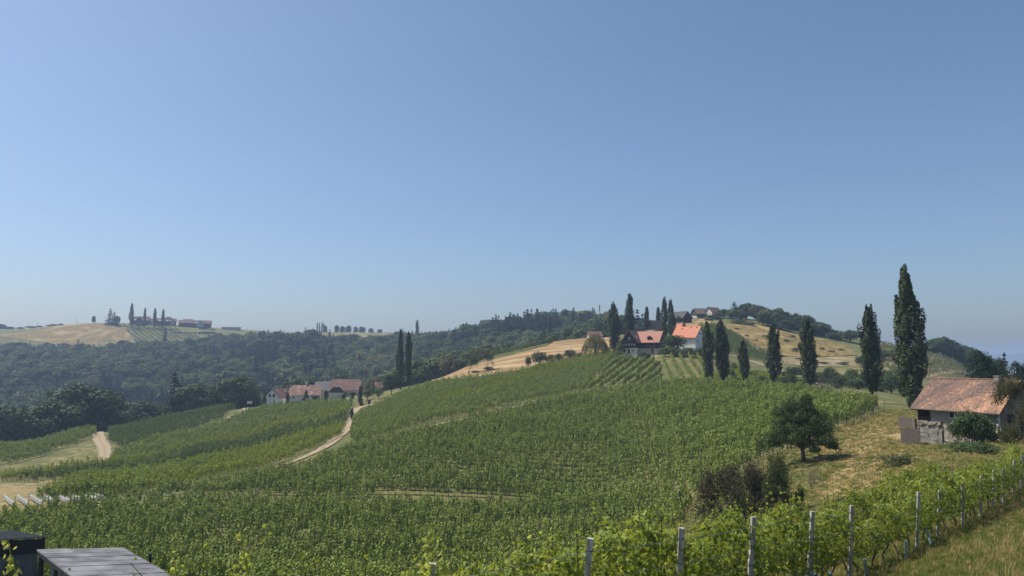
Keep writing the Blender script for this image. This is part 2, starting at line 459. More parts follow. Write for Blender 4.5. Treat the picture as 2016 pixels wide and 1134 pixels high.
def conifer_parts(h=16.0, w=5.5, n=1600, leaf=0.42, seed=0, low=.08):
    global rng; rng = np.random.default_rng(seed)
    P = []; N = []
    tiers = 17
    for i in range(tiers):
        t = (i + rng.uniform(0, .6))/tiers
        r = w/2*(1 - t)**0.85*rng.uniform(.85, 1.1) + 0.12
        z = h*(low + (1-low)*t)
        nb = max(4, int(11*(1-t)) + 2)
        for k in range(nb):
            a = rng.uniform(0, 6.28)
            m = max(3, int(n/tiers/nb*1.5*(1.15-t)))
            u = rng.uniform(0.15, 1.0, m)
            rr = r*u*rng.uniform(.8, 1.12)
            P.append(np.stack([np.cos(a)*rr + rng.normal(0, .12, m), np.sin(a)*rr + rng.normal(0, .12, m), z - rr*0.32 + rng.normal(0, .08, m)], 1))
            N.append(np.tile(np.array([math.cos(a)*.5, math.sin(a)*.5, .9]), (m, 1)))
    P.append(np.stack([rng.normal(0, .08, 14), rng.normal(0, .08, 14), h*rng.uniform(.92, 1.0, 14)], 1)); N.append(sph(14))
    b = MB(); b.tube([(0, 0, -.4), (0, 0, h*.5), (0, 0, h*.98)], [h*.018, h*.010, .03], 6)
    P = fit(np.concatenate(P), h, w); c = MB(); c.leafs(P, np.concatenate(N), leaf, 0.4, 0, 0.6)
    return b.mesh('trunk', [BARK], True), c.mesh('crown', [LM['spruce']])

def join_mesh(name, a, b):
    """trunk and crown as one mesh for far trees"""
    V = [v.co[:] for v in a.vertices]; n = len(V); V += [v.co[:] for v in b.vertices]
    Fc = [tuple(p.vertices) for p in a.polygons]; k = len(Fc)
    Fc += [tuple(i + n for i in p.vertices) for p in b.polygons]
    tn = np.zeros(len(b.polygons), dtype=np.float32)
    b.attributes['tone'].data.foreach_get('value', tn)
    return mesh(name, V, Fc, [a.materials[0], b.materials[0]], [0]*k + [1]*(len(Fc)-k), False, [0.5]*k + list(tn))

def skeleton(start, d, L, rad, depth, spread=0.6, droop=0.0, keep=0.72, kids=(2, 4), segs=3, grav=0.0):
    """recursive limbs -> list of (points, radii), list of tips"""
    limbs = []; tips = []
    def grow(p, d, L, r, k):
        pts = [p.copy()]; rad_ = [r]
        for i in range(segs):
            d = (d + Vector(rng.normal(0, .16, 3)) + Vector((0, 0, grav - droop*(depth-k)*.1))).normalized()
            p = p + d*(L/segs)
            pts.append(p.copy()); rad_.append(r*(1 - .45*(i+1)/segs))
            if k <= 1: tips.append((p.copy(), d.copy()))
        limbs.append((pts, rad_))
        if k <= 0: return
        n = int(rng.integers(kids[0], kids[1]+1))
        for j in range(n):
            q = pts[-1] if (j == 0 or rng.random() < .5) else pts[-2]
            ax = Vector(sph(1)[0]); nd = (d + ax*spread*rng.uniform(.8, 1.5)).normalized()
            grow(q.copy(), nd, L*keep*rng.uniform(.8, 1.15), rad_[-1]*.75, k-1)
    grow(Vector(start), Vector(d).normalized(), L, rad, depth)
    return limbs, tips

def limb_tree(name, seed, stems, leaves, leaf, mat, wood=BARK, cluster=0.35, min_r=0.008, **kw):
    global rng; rng = np.random.default_rng(seed)
    b = MB(); tips = []
    for (st, d, L, r, depth) in stems:
        lm, tp = skeleton(st, d, L, r, depth, **kw)
        for pts, rad in lm: b.tube(pts, [max(min_r, q) for q in rad], 6 if rad[0] > .05 else 3, cap=False)
        tips += tp
    wm = b.mesh(name + '_wood', [wood], True)
    if not leaves: return wm, None
    T = np.array([t[0][:] for t in tips]); Dn = np.array([t[1][:] for t in tips])
    k = rng.integers(0, len(T), leaves)
    P = T[k] + rng.normal(0, cluster, (leaves, 3))
    c = MB(); c.leafs(P, unit(Dn[k]*.3 + sph(leaves)*.6 + np.array([0, 0, .5])), leaf, .7)
    return wm, c.mesh(name + '_leaves', [LM[mat]])

def vine_mesh(name, mat, n=90, leaf=0.11, L=1.05, W=0.50, top=2.0, low=0.55, seed=0, stem=True):
    global rng; rng = np.random.default_rng(seed)
    b = MB()
    u = rng.uniform(-L/2, L/2, n); ph = rng.uniform(0, 2*math.pi, n)
    rr = rng.uniform(.6, 1.1, n)
    hz = (top - low)/2; zc = (top + low)/2
    s_ = sph(n); q_ = rng.uniform(.85, 1.05, (n, 1))
    ctr = np.where(rng.random((n, 1)) < .55, np.array([[-L*.20, .03, zc+.12]]), np.array([[L*.24, -.05, zc-.12]]))
    P = ctr + s_*q_*np.array([L*.235, W*.50, hz*(.92 + .16*math.sin(seed*2.2))])
    P[:, 0] *= 1 - .25*np.clip((P[:, 2:3][:, 0] - zc)/hz, -1, 1)
    N = s_*np.array([1, 1, .8]) + np.array([0, 0, .15])
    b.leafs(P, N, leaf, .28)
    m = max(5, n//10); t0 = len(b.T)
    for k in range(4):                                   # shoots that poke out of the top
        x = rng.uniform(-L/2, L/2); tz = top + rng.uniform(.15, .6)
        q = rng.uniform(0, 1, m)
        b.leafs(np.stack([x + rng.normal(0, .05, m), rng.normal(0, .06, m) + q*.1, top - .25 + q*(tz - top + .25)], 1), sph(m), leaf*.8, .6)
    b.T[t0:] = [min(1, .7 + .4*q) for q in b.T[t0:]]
    if stem:
        b.tube([(0, 0, -.15), (.03, .02, .4), (0, 0, low + .25)], [.035, .03, .02], 4, m=1)
    return b.mesh(name, [LM[mat], VSTEM])

def grape_leaf_shape():
    """outline of a five-lobed leaf in the unit square, stalk at the origin"""
    ang = [-90, -62, -20, 2, 24, 48, 70, 90, 110, 132, 156, 178, 200, 242]
    rad = [.10, .52, .62, .48, .82, .62, .78, 1.0, .78, .62, .82, .48, .62, .52]
    return np.array([(math.cos(R(a))*r, math.sin(R(a))*r + .15) for a, r in zip(ang, rad)])
GL = grape_leaf_shape()

def grape_leaves(b, P, N, size, m=0, jit=.6):
    """lobed leaves as fans with a raised midrib; hanging tips point down"""
    n = len(P); N = unit(np.asarray(N) + jit*rng.normal(size=(n, 3)))
    down = np.tile(np.array([0, 0, -1.0]), (n, 1)) + rng.normal(0, .5, (n, 3))
    up = unit(down - (down*N).sum(1, keepdims=True)*N); t = np.cross(up, N)
    s = np.broadcast_to(np.asarray(size), (n,))*rng.uniform(.6, 1.2, n)
    for i in range(n):
        c = P[i]; cup = rng.uniform(-.25, .35)
        V = [c + up[i]*s[i]*.2 + N[i]*s[i]*.08]
        for (x, y) in GL[::1]:
            V.append(c + t[i]*x*s[i]*.55 + up[i]*y*s[i]*.6 - N[i]*abs(x)*s[i]*cup*.5)
        k = len(GL)
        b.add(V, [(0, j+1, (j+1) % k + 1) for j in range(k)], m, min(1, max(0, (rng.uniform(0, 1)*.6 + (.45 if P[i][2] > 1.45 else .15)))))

def tuft_mesh(name, mat, n=26, h=.35, r=.22, seed=0, wid=.008):
    global rng; rng = np.random.default_rng(seed)
    b = MB()
    for i in range(n):
        a = rng.uniform(0, 6.28); q = rng.uniform(0, r)
        p = np.array([math.cos(a)*q, math.sin(a)*q, -.03])
        l = h*rng.uniform(.5, 1.2); a2 = rng.uniform(0, 6.28); ln = rng.uniform(.1, .7)*l
        d = np.array([math.cos(a2), math.sin(a2), 0]); s = np.array([-d[1], d[0], 0])*wid
        m1 = p + d*ln*.3 + np.array([0, 0, l*.6]); m2 = p + d*ln + np.array([0, 0, l*.95])
        b.add([p-s, p+s, m1+s*.8, m1-s*.8, m2], [(0, 1, 2, 3), (3, 2, 4)], 0, rng.uniform(0, 1))
    return b.mesh(name, [LM[mat]])

# ------------------------------------------------------------------ scattering as ONE object of instances
def source_collection(name, meshes):
    c = bpy.data.collections.new(name)
    for i, me in enumerate(meshes):
        o = bpy.data.objects.new('%s_%02d' % (name, i), me); c.objects.link(o)
    return c

def scatter(name, src, pts, rotz, scl, label=None, kind='stuff', idx=None, tilt=None, cat=None):
    n = len(pts)
    me = bpy.data.meshes.new(name); me.vertices.add(n)
    me.vertices.foreach_set('co', np.asarray(pts, dtype=np.float32).ravel())
    rot = np.zeros((n, 3), dtype=np.float32); rot[:, 2] = rotz
    if tilt is not None: rot[:, :2] = tilt
    a = me.attributes.new('rot', 'FLOAT_VECTOR', 'POINT'); a.data.foreach_set('vector', rot.ravel())
    sc = np.asarray(scl, dtype=np.float32)
    if sc.ndim == 1: sc = np.repeat(sc[:, None], 3, 1)
    a = me.attributes.new('scl', 'FLOAT_VECTOR', 'POINT'); a.data.foreach_set('vector', sc.ravel())
    k = len(src.objects)
    if idx is None: idx = np.random.default_rng(n).integers(0, k, n)
    a = me.attributes.new('idx', 'INT', 'POINT'); a.data.foreach_set('value', np.asarray(idx, dtype=np.int32))
    o = link(name, me)
    ng = bpy.data.node_groups.new(name + '_nodes', 'GeometryNodeTree')
    ng.interface.new_socket('Geometry', in_out='INPUT', socket_type='NodeSocketGeometry')
    ng.interface.new_socket('Geometry', in_out='OUTPUT', socket_type='NodeSocketGeometry')
    N = ng.nodes; Lk = ng.links
    gi = N.new('NodeGroupInput'); go = N.new('NodeGroupOutput')
    ip = N.new('GeometryNodeInstanceOnPoints'); ci = N.new('GeometryNodeCollectionInfo')
    ci.inputs[0].default_value = src; ci.inputs[1].default_value = True; ci.inputs[2].default_value = True
    def named(nm, dt):
        q = N.new('GeometryNodeInputNamedAttribute'); q.data_type = dt; q.inputs[0].default_value = nm
        return q.outputs[0]
    Lk.new(gi.outputs[0], ip.inputs['Points']); Lk.new(ci.outputs[0], ip.inputs['Instance'])
    ip.inputs['Pick Instance'].default_value = True
    Lk.new(named('idx', 'INT'), ip.inputs['Instance Index'])
    e2r = N.new('FunctionNodeEulerToRotation'); Lk.new(named('rot', 'FLOAT_VECTOR'), e2r.inputs[0])
    Lk.new(e2r.outputs[0], ip.inputs['Rotation'])
    Lk.new(named('scl', 'FLOAT_VECTOR'), ip.inputs['Scale'])
    Lk.new(ip.outputs[0], go.inputs[0])
    md = o.modifiers.new('scatter', 'NODES'); md.node_group = ng
    return tag(o, label, cat, None, kind)

def inside(px, py, poly):
    poly = np.asarray(poly); r = np.zeros(len(px), dtype=bool)
    j = len(poly) - 1
    for i in range(len(poly)):
        xi, yi = poly[i][:2]; xj, yj = poly[j][:2]
        c = ((yi > py) != (yj > py)) & (px < (xj-xi)*(py-yi)/(yj-yi + 1e-12) + xi)
        r ^= c; j = i
    return r

def poly_hits(pts, dmin):
    return np.array([hit(p[0], p[1], p[2] if len(p) > 2 else dmin) for p in pts])

def rows_in(poly, az, gap, step, jit=0.08):
    """points on parallel rows inside a ground polygon; az = row bearing from +Y"""
    d = np.array([math.sin(az), math.cos(az)]); n = np.array([d[1], -d[0]])
    q = poly[:, :2]; a = q@d; c = q@n
    R_ = np.arange(math.floor(c.min()/gap)*gap, c.max(), gap)
    S_ = np.arange(a.min(), a.max(), step)
    rr, ss = np.meshgrid(R_, S_, indexing='ij')
    row = np.repeat(np.arange(len(R_)), len(S_))
    rg = np.random.default_rng(int(abs(c.min())*100) + 1)
    x = rr.ravel()*n[0] + ss.ravel()*d[0]; y = rr.ravel()*n[1] + ss.ravel()*d[1]
    x = x + rg.normal(0, jit, len(x)); y = y + rg.normal(0, jit, len(y))
    k = inside(x, y, q)
    return x[k], y[k], row[k]

def sheet(name, poly, mat, off=0.15, step=3.0):
    """flat outline draped over the ground as its own surface"""
    bm = bmesh.new()
    bm.faces.new([bm.verts.new((p[0], p[1], 0)) for p in poly])
    bmesh.ops.triangulate(bm, faces=bm.faces[:])
    xs = [p[0] for p in poly]; ys = [p[1] for p in poly]
    for ax, lo, hi in ((0, min(xs), max(xs)), (1, min(ys), max(ys))):
        for v in np.arange(lo + step, hi, step):
            co = (v, 0, 0) if ax == 0 else (0, v, 0); no = (1, 0, 0) if ax == 0 else (0, 1, 0)
            bmesh.ops.bisect_plane(bm, geom=bm.verts[:] + bm.edges[:] + bm.faces[:], plane_co=co, plane_no=no)
    for v in bm.verts: v.co.z = gz1(v.co.x, v.co.y) + off
    me = bpy.data.meshes.new(name); bm.normal_update(); bm.to_mesh(me); bm.free()
    if len(me.polygons) and me.polygons[0].normal.z < 0: me.flip_normals()
    me.materials.append(mat)
    return tag(link(name, me), kind='structure')

def track(name, pts, widths, mat, off=0.16, dmin=80):
    P = poly_hits(pts, dmin)
    out = []; W = []
    for i in range(len(P)-1):
        L = np.linalg.norm(P[i+1][:2]-P[i][:2]); k = max(1, int(L/1.5))
        for t in np.arange(k)/k:
            out.append(P[i][:2]*(1-t) + P[i+1][:2]*t); W.append(widths[i]*(1-t) + widths[i+1]*t)
    out.append(P[-1][:2]); W.append(widths[-1]); out = np.array(out)
    for _ in range(4): out[1:-1] = (out[:-2] + out[1:-1]*2 + out[2:])/4
    d = unit(np.gradient(out, axis=0)); nrm = np.stack([d[:, 1], -d[:, 0]], 1)
    V = []; Fc = []; A = []
    n = 9
    rg = np.random.default_rng(3)
    for i in range(len(out)):
        for k in range(n):
            s = (k/(n-1)-.5)*(W[i]*(1 + (rg.uniform(-.12, .12) if k in (0, n-1) else 0)))
            q = out[i] + nrm[i]*s
            V.append((q[0], q[1], gz1(q[0], q[1]) + off)); A.append(k/(n-1))
    for i in range(len(out)-1):
        for k in range(n-1): Fc.append((i*n+k, i*n+k+1, (i+1)*n+k+1, (i+1)*n+k))
    me = mesh(name, V, Fc, mat, None, True)
    if me.polygons[0].normal.z < 0: me.flip_normals()
    a = me.attributes.new('across', 'FLOAT', 'POINT'); a.data.foreach_set('value', A)
    return tag(link(name, me), kind='structure')
# ------------------------------------------------------------------ ground
def ground_mat():
    m, nt, out = newmat('ground_cover')
    g = nt.nodes.new('ShaderNodeNewGeometry'); P = g.outputs['Position']
    mp = nt.nodes.new('ShaderNodeMapping'); nt.links.new(P, mp.inputs[0]); mp.inputs['Scale'].default_value = (1, 1, 1.6)
    n1 = noise(nt, P, 0.12, 6, .65); n2 = noise(nt, mp.outputs[0], 0.55, 6, .7); n3 = noise(nt, P, 4.0, 4, .7)
    dry = attr(nt, 'dry')
    green = mixc(nt, ramp(nt, n3, .3, .7), (0.066, 0.076, 0.024), (0.130, 0.135, 0.050))
    green = mixc(nt, ramp(nt, n1, .45, .65), green, (0.165, 0.145, 0.062))
    straw = mixc(nt, ramp(nt, n3, .3, .7), (0.17, 0.13, 0.058), (0.36, 0.265, 0.125))
    s = math_(nt, 'ADD', math_(nt, 'MULTIPLY', n2, 0.75), math_(nt, 'MULTIPLY', n1, 0.25))
    s = math_(nt, 'ADD', s, math_(nt, 'MULTIPLY', dry, 0.36))
    c = mixc(nt, ramp(nt, s, .60, .74), green, straw)
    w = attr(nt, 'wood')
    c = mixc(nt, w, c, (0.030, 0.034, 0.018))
    p = nt.nodes.new('ShaderNodeBsdfPrincipled'); nt.links.new(c, p.inputs['Base Color'])
    p.inputs['Roughness'].default_value = 0.95; p.inputs['Specular IOR Level'].default_value = 0.1
    b = nt.nodes.new('ShaderNodeBump'); b.inputs['Strength'].default_value = 0.6; b.inputs['Distance'].default_value = 0.12
    nt.links.new(math_(nt, 'ADD', n2, n3), b.inputs['Height']); nt.links.new(b.outputs[0], p.inputs['Normal'])
    nt.links.new(p.outputs[0], out.inputs[0])
    return m

LOWD = ([-300, 0, 200, 330, 460, 600, 740, 860, 1000, 1150, 1250], [240, 246, 275, 300, 312, 338, 330, 312, 350, 372, 395])
HIGHD = ([-300, 0, 200, 330, 460, 600, 740, 860, 1000, 1150, 1250], [800, 805, 800, 805, 850, 885, 900, 880, 760, 760, 740])

us = np.concatenate([np.arange(-3200, -100, 60.), np.arange(-100, 2120, 6.), np.arange(2120, 5201, 60.)])
ys = np.concatenate([[-60, -30, -12, -4, 0, 2, 3.5, 5, 6], np.exp(np.linspace(math.log(7), math.log(6000), 350))])
UU, DD = np.meshgrid(us, ys, indexing='ij')
X = (UU - CX)/F_PX*np.maximum(DD, 9.0)
Z = gz(X, DD)
V = np.stack([X, DD, Z], -1).reshape(-1, 3); n = len(ys)
ii, jj = np.meshgrid(np.arange(len(us)-1), np.arange(n-1), indexing='ij'); a = (ii*n+jj).ravel()
gm = mesh('ground', V, np.stack([a, a+n, a+n+1, a+1], 1), ground_mat(), None, True)
meadow = poly_hits([(1640,835),(1740,805),(1830,880),(1860,900),(1700,990),(1620,985),(1600,960),(1660,915),(1600,905)], 45)
mead2 = poly_hits([(1410,765),(1520,775),(1720,800),(1790,792),(1700,786),(1560,772),(1420,757)], 100)
tan1 = poly_hits([(-40,950),(60,917),(185,868),(207,905),(170,925),(0,950)], 120)
tan2 = poly_hits([(-80,1040),(-40,955),(150,940),(160,950),(60,985),(240,975),(260,990),(110,1018),(0,1040)], 75)
hx, hy = V[:, 0], V[:, 1]
VINE_GROUND = [[(-300,1250),(-150,1060),(60,1030),(240,1004),(500,996),(800,1003),(1200,1006),(1355,1010),(1330,1050),(1255,1125),(1150,1200),(900,1290),(100,1260)],
 [(285,974),(520,938),(650,899),(690,891),(760,877),(830,858),(1000,814),(1150,780),(1250,764),(1380,762),(1500,770),(1600,782),(1720,799),(1733,806),(1640,846),(1545,886),(1470,922),(1400,963),(1340,976),(1000,979),(500,974)],
 [(702,824),(745,800),(800,776),(870,756),(950,748),(1040,732),(1110,716),(1180,702),(1212,700),(1196,722),(1150,768),(1000,800),(830,839),(760,859),(692,872)],
 [(210,912),(232,888),(400,846),(530,802),(696,794),(680,838),(655,868),(570,905),(380,953),(280,970),(160,975)]]
dry = np.zeros(len(V))
for q, v in ((meadow, .50), (mead2, .45), (tan1, .38), (tan2, .50)):
    dry[inside(hx, hy, q)] = v
px_ = hx/np.maximum(hy, 9)*F_PX + CX
for _pg in VINE_GROUND: dry[inside(hx, hy, poly_hits(_pg, 46))] = -.45
dry += np.where((px_ > 1380) & (hy > 14) & (hy < 130), .12, 0)
dry += np.where((px_ > 1200) & (px_ < 1420) & (hy > 235) & (hy < 275), .3, 0)
dry = dry.reshape(UU.shape)
for _ in range(3):
    dry[1:-1, 1:-1] = (dry[:-2, 1:-1] + dry[2:, 1:-1] + dry[1:-1, :-2] + dry[1:-1, 2:] + dry[1:-1, 1:-1]*2)/6
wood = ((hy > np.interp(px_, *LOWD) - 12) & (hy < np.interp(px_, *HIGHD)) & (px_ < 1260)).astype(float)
for nm, arr in (('dry', dry.ravel()), ('wood', wood)):
    at = gm.attributes.new(nm, 'FLOAT', 'POINT'); at.data.foreach_set('value', arr.astype(np.float32))
tag(link('ground', gm), kind='structure')

# far mountains, low and blue beyond the plain
mt = plain('mountain_forest', (0.03,0.045,0.03), (0.07,0.085,0.05), 0.004, 1.0, coord='Object')
V = []; Fc = []
xs = np.linspace(1500, 5200, 80)
ridge = 20 + 26*np.exp(-((xs-3150)/500)**2) + 7*np.sin(xs*.011) + 5*np.sin(xs*.027+1) - 12*np.clip((3000-xs)/1500, 0, 1)
for k, (dy, f) in enumerate(((-500, 0), (-300, .35), (-120, .8), (0, 1), (250, .6), (500, 0))):
    for i, x in enumerate(xs): V.append((x, 4700 + dy + 40*math.sin(x*.01 + k), -62 + (ridge[i] + 62)*f*(1 + .12*math.sin(x*.02 + k*2))))
for k in range(5):
    for i in range(79): Fc.append((k*80+i, k*80+i+1, (k+1)*80+i+1, (k+1)*80+i))
tag(link('mountains', mesh('mountains', V, Fc, mt, None, True)), kind='structure')

# ------------------------------------------------------------------ fields and tracks
def fieldmat(name, a, b, c, scale=.8, streak=None, wave=None):
    m, nt, out = newmat(name)
    g = nt.nodes.new('ShaderNodeNewGeometry'); P = g.outputs['Position']
    if streak:
        mp = nt.nodes.new('ShaderNodeMapping'); nt.links.new(P, mp.inputs[0])
        mp.inputs['Rotation'].default_value = (0, 0, streak[0]); mp.inputs['Scale'].default_value = streak[1]; P = mp.outputs[0]
    n1 = noise(nt, P, scale, 6, .65); n2 = noise(nt, P, scale*.15, 4, .6); n3 = noise(nt, g.outputs['Position'], 2.5, 3, .7)
    col_ = mixc(nt, ramp(nt, n1, .38, .62), a, b)
    col_ = mixc(nt, ramp(nt, n2, .46, .62), col_, c)
    col_ = mixc(nt, math_(nt, 'MULTIPLY', ramp(nt, n3, .55, .75), .5), col_, c)
    p = nt.nodes.new('ShaderNodeBsdfPrincipled'); nt.links.new(col_, p.inputs['Base Color'])
    p.inputs['Roughness'].default_value = 1.0; p.inputs['Specular IOR Level'].default_value = 0.05
    bp = nt.nodes.new('ShaderNodeBump'); bp.inputs['Distance'].default_value = .25; bp.inputs['Strength'].default_value = .8
    nt.links.new(math_(nt, 'ADD', n1, n3), bp.inputs['Height']); nt.links.new(bp.outputs[0], p.inputs['Normal'])
    nt.links.new(p.outputs[0], out.inputs[0])
    return m

def trackmat():
    m, nt, out = newmat('track_dirt')
    g = nt.nodes.new('ShaderNodeNewGeometry')
    n1 = noise(nt, g.outputs['Position'], 1.2, 5, .7); n2 = noise(nt, g.outputs['Position'], 5, 4)
    x = math_(nt, 'ABSOLUTE', math_(nt, 'SUBTRACT', attr(nt, 'across'), .5))
    rut = math_(nt, 'ABSOLUTE', math_(nt, 'SUBTRACT', x, .23))
    f = ramp(nt, math_(nt, 'ADD', rut, math_(nt, 'MULTIPLY', math_(nt, 'SUBTRACT', n1, .5), .22)), .10, .20)
    dirt = mixc(nt, n2, (.19,.145,.09), (.34,.265,.165))
    c = mixc(nt, f, dirt, mixc(nt, n2, (.16,.13,.07), (.28,.22,.12)))
    p = nt.nodes.new('ShaderNodeBsdfPrincipled'); nt.links.new(c, p.inputs['Base Color']); p.inputs['Roughness'].default_value = 1
    nt.links.new(p.outputs[0], out.inputs[0])
    return m
TRACK = trackmat()
STRAW = fieldmat('cut_straw', (.17,.115,.050), (.29,.20,.10), (.39,.28,.16), .9, (R(-20), (.25, 1.6, 1)))
HAYF = fieldmat('dry_hay', (.13,.10,.042), (.22,.165,.07), (.29,.22,.10), .35)
HAYG = fieldmat('dry_slope_grass', (.095,.085,.030), (.25,.18,.07), (.31,.225,.095), .45)
PALE = fieldmat('pale_dirt', (.14,.125,.06), (.24,.19,.10), (.30,.25,.15), .5)
OLIVEF = fieldmat('pale_green_grass', (.09,.105,.04), (.15,.15,.06), (.20,.18,.08), .5)

sheet('stubble_field', poly_hits([(848,752),(870,742),(930,722),(1000,702),(1080,681),(1150,663),(1215,662),(1195,694),(1120,704),(1050,724),(990,738),(950,742),(905,748)], 200), STRAW, .2, 3)
sheet('hay_field', poly_hits([(-20,662),(60,651),(120,640),(190,636),(236,639),(252,655),(268,678),(200,680),(110,678)], 780), HAYF, .3, 8)
sheet('terrace_field', poly_hits([(395,667),(335,646),(400,645),(425,655),(430,664),(420,672)], 780), OLIVEF, .3, 8)
sheet('skyline_field', poly_hits([(570,655),(640,654),(700,655),(790,657),(790,668),(640,668),(560,668)], 850), OLIVEF, .3, 8)
sheet('dry_slope', poly_hits([(1420,640),(1470,636),(1500,641),(1560,658),(1620,668),(1668,683),(1690,700),(1640,702),(1540,700),(1490,682),(1440,655)], 290), HAYG, .2, 4)
sheet('mown_strip', poly_hits([(1530,700),(1640,703),(1760,704),(1770,716),(1700,724),(1620,722),(1545,716)], 220), PALE, .15, 3)
sheet('grass_terrace', poly_hits([(1400,745),(1520,725),(1700,724),(1800,722),(1800,748),(1640,752),(1520,750)], 190), OLIVEF, .15, 3)
sheet('pale_hill_field', poly_hits([(1738,673),(1790,690),(1850,702),(1905,718),(1905,738),(1830,745),(1760,741),(1700,730),(1690,700)], 280), fieldmat('pale_hill_grass', (.13,.125,.055), (.21,.18,.085), (.26,.21,.11), .4), .15, 4)
sheet('hill_shoulder', poly_hits([(1340,640),(1380,628),(1400,632),(1410,650),(1350,652)], 300), STRAW, .2, 3)
track('dirt_track', [(205,846),(192,852),(196,868),(206,884),(207,900),(194,916)], [3.0,3.4,3.6,3.5,3.2,2.4], TRACK, .2, 110)
track('farm_track', [(760,797),(732,797),(706,803),(690,815),(682,832),(676,850),(658,868),(628,888),(592,905),(540,922),(480,938),(430,948)], [3.2,3.6,3.8,4.4,4.4,4.0,3.4,2.4,1.8,1.4,1.1,1.0], TRACK, .2, 110)
track('vineyard_path', [(690,880),(760,866),(830,846),(900,828),(1000,806),(1080,787),(1160,773)], [2.0,1.9,1.6,1.2,1.0,.8,.7], TRACK, .15, 110)
track('hill_lane', [(1440,700),(1480,712),(1530,727),(1570,742)], [2,2.6,2.6,2], TRACK, .2, 200)
track('farm_lane', [(510,797),(480,812),(440,828)], [3,2.4,2], TRACK, .2, 200)

# ------------------------------------------------------------------ vineyards
def vset(key, nm, n, leaf, k=5, **kw):
    return source_collection('vines_' + nm, [vine_mesh('vine_%s_%d' % (nm, i), key, n, leaf, seed=40+i, **kw) for i in range(k)])
S_mid = vset('vine', 'mid', 170, .125, k=8, W=.70)
S_far = vset('vine', 'far', 75, .15, W=.62)
S_fy = vset('vine_y', 'far_yellow', 75, .15, W=.62)
S_fd = vset('vine_d', 'far_dark', 75, .15, W=.62)
S_fp = vset('vine_p', 'far_pale', 55, .17, W=.62)
mid_meshes = [o.data for o in S_mid.objects]

def az_of(p1, p2, dmin=70):
    a = hit(p1[0], p1[1], dmin); b = hit(p2[0], p2[1], dmin)
    return math.atan2(b[0]-a[0], b[1]-a[1])

near_vines = []
def vineyard(name, poly, az, src, label, gap=2.35, step=1.0, hs=1.0, keep=.96, split=False, jit=.08, wx=1.0):
    x, y, row = rows_in(poly, az, gap, step, jit)
    rg = np.random.default_rng(len(x))
    k = rg.random(len(x)) < keep
    x, y = x[k], y[k]
    z = gz(x, y)
    wav = 1 + .10*np.sin(x*.21 + y*.13) + .07*np.sin(x*.07 - y*.31)
    s = rg.uniform(.74, 1.2, len(x))*hs*wav
    rz = math.pi/2 - az + rg.normal(0, .18, len(x)) + math.pi*rg.integers(0, 2, len(x))
    sc = np.stack([np.full(len(x), wx), rg.uniform(.8, 1.25, len(x)), s], 1)
    if split:
        px, py = proj(x, y, z + 1.5)
        vis = (px > 5) & (px < 2010) & (py < 1128)
        order = np.argsort(np.where(vis, y, 1e9))[:split]
        for i in order: near_vines.append((x[i], y[i], z[i], rz[i], sc[i]))
        m = np.ones(len(x), bool); m[order] = False
        x, y, z, rz, sc = x[m], y[m], z[m], rz[m], sc[m]
    scatter(name, src, np.stack([x, y, z], 1), rz, sc, label)
    return len(x)

nv = 0
polyA = poly_hits([(-300,1250),(-150,1050),(60,1020),(150,1012),(240,1000),(330,994),(500,995),(800,1001),(1000,1006),(1200,1006),(1310,1004),(1360,1009),(1330,1055),(1255,1125),(1150,1200),(900,1290),(500,1290),(100,1260)], 46)
AZT = az_of((500, 984), (1300, 984), 60)
print('AZT', math.degrees(AZT))
nv += vineyard('lower_vineyard', polyA, AZT, S_mid, 'broad green vineyard filling the valley floor below the grassy terrace', split=230)
polyB = poly_hits([(292,980),(420,964),(520,942),(600,922),(650,901),(690,891),(760,877),(830,858),(1000,814),(1150,780),(1250,766),(1380,762),(1500,770),(1600,782),(1720,799),(1733,808),(1640,848),(1545,888),(1470,925),(1400,966),(1340,979),(1000,983),(700,981),(500,977)], 60)
nv += vineyard('main_vineyard', polyB, AZT - R(3), S_mid, 'large green vineyard rising over the middle hillside')
polyC = poly_hits([(702,824),(745,800),(800,776),(870,756),(950,748),(1040,732),(1110,716),(1180,702),(1212,700),(1196,722),(1150,771),(1000,803),(830,842),(760,862),(692,876),(692,850)], 100)
azC = az_of((880,785), (1060,735), 120)
ys_ = hit(880, 785, 120); ye_ = hit(1060, 735, 120)
x, y, row = rows_in(polyC, azC, 2.2, 1.0)
z = gz(x, y); ppx, ppy = proj(x, y, z + 1)
strip = np.abs((ppy - (785 + (ppx-880)*(-50/180)))) < 7
strip &= (ppx > 860)
rg = np.random.default_rng(5)
for nm, mk, src, lb in (('yellow_vine_strip', strip, S_fy, 'narrow strip of yellow green vines crossing the upper hillside'), ('upper_vineyard', ~strip, S_far, 'dark green vineyard below the straw field with a bright strip across')):
    q = mk & (rg.random(len(x)) < .95)
    k = int(q.sum()); nv += k
    scatter(nm, src, np.stack([x[q], y[q], z[q]], 1), math.pi/2 - azC + rg.normal(0, .15, k), np.stack([np.ones(k), rg.uniform(.8, 1.2, k), rg.uniform(.85, 1.15, k)], 1), lb)
polyD = poly_hits([(1214,702),(1255,712),(1300,714),(1302,757),(1245,760),(1153,771),(1200,722)], 150)
nv += vineyard('house_vineyard', polyD, az_of((1165,762), (1215,725), 140), S_mid, 'vine rows running diagonally uphill below the dark timber house', gap=3.1, hs=.95)
polyE = poly_hits([(1304,706),(1386,702),(1400,752),(1396,758),(1306,757)], 150)
nv += vineyard('spaced_vine_rows', polyE, az_of((1338,754), (1316,710), 140), S_far, 'widely spaced vine rows on grass below the hedge and white house', gap=3.0, hs=.8, keep=.85, jit=.05)
polyL1 = poly_hits([(-120,902),(0,884),(60,868),(130,854),(186,847),(188,861),(120,885),(60,907),(0,918),(-80,922)], 150)
azL = az_of((230,885), (500,810), 140)
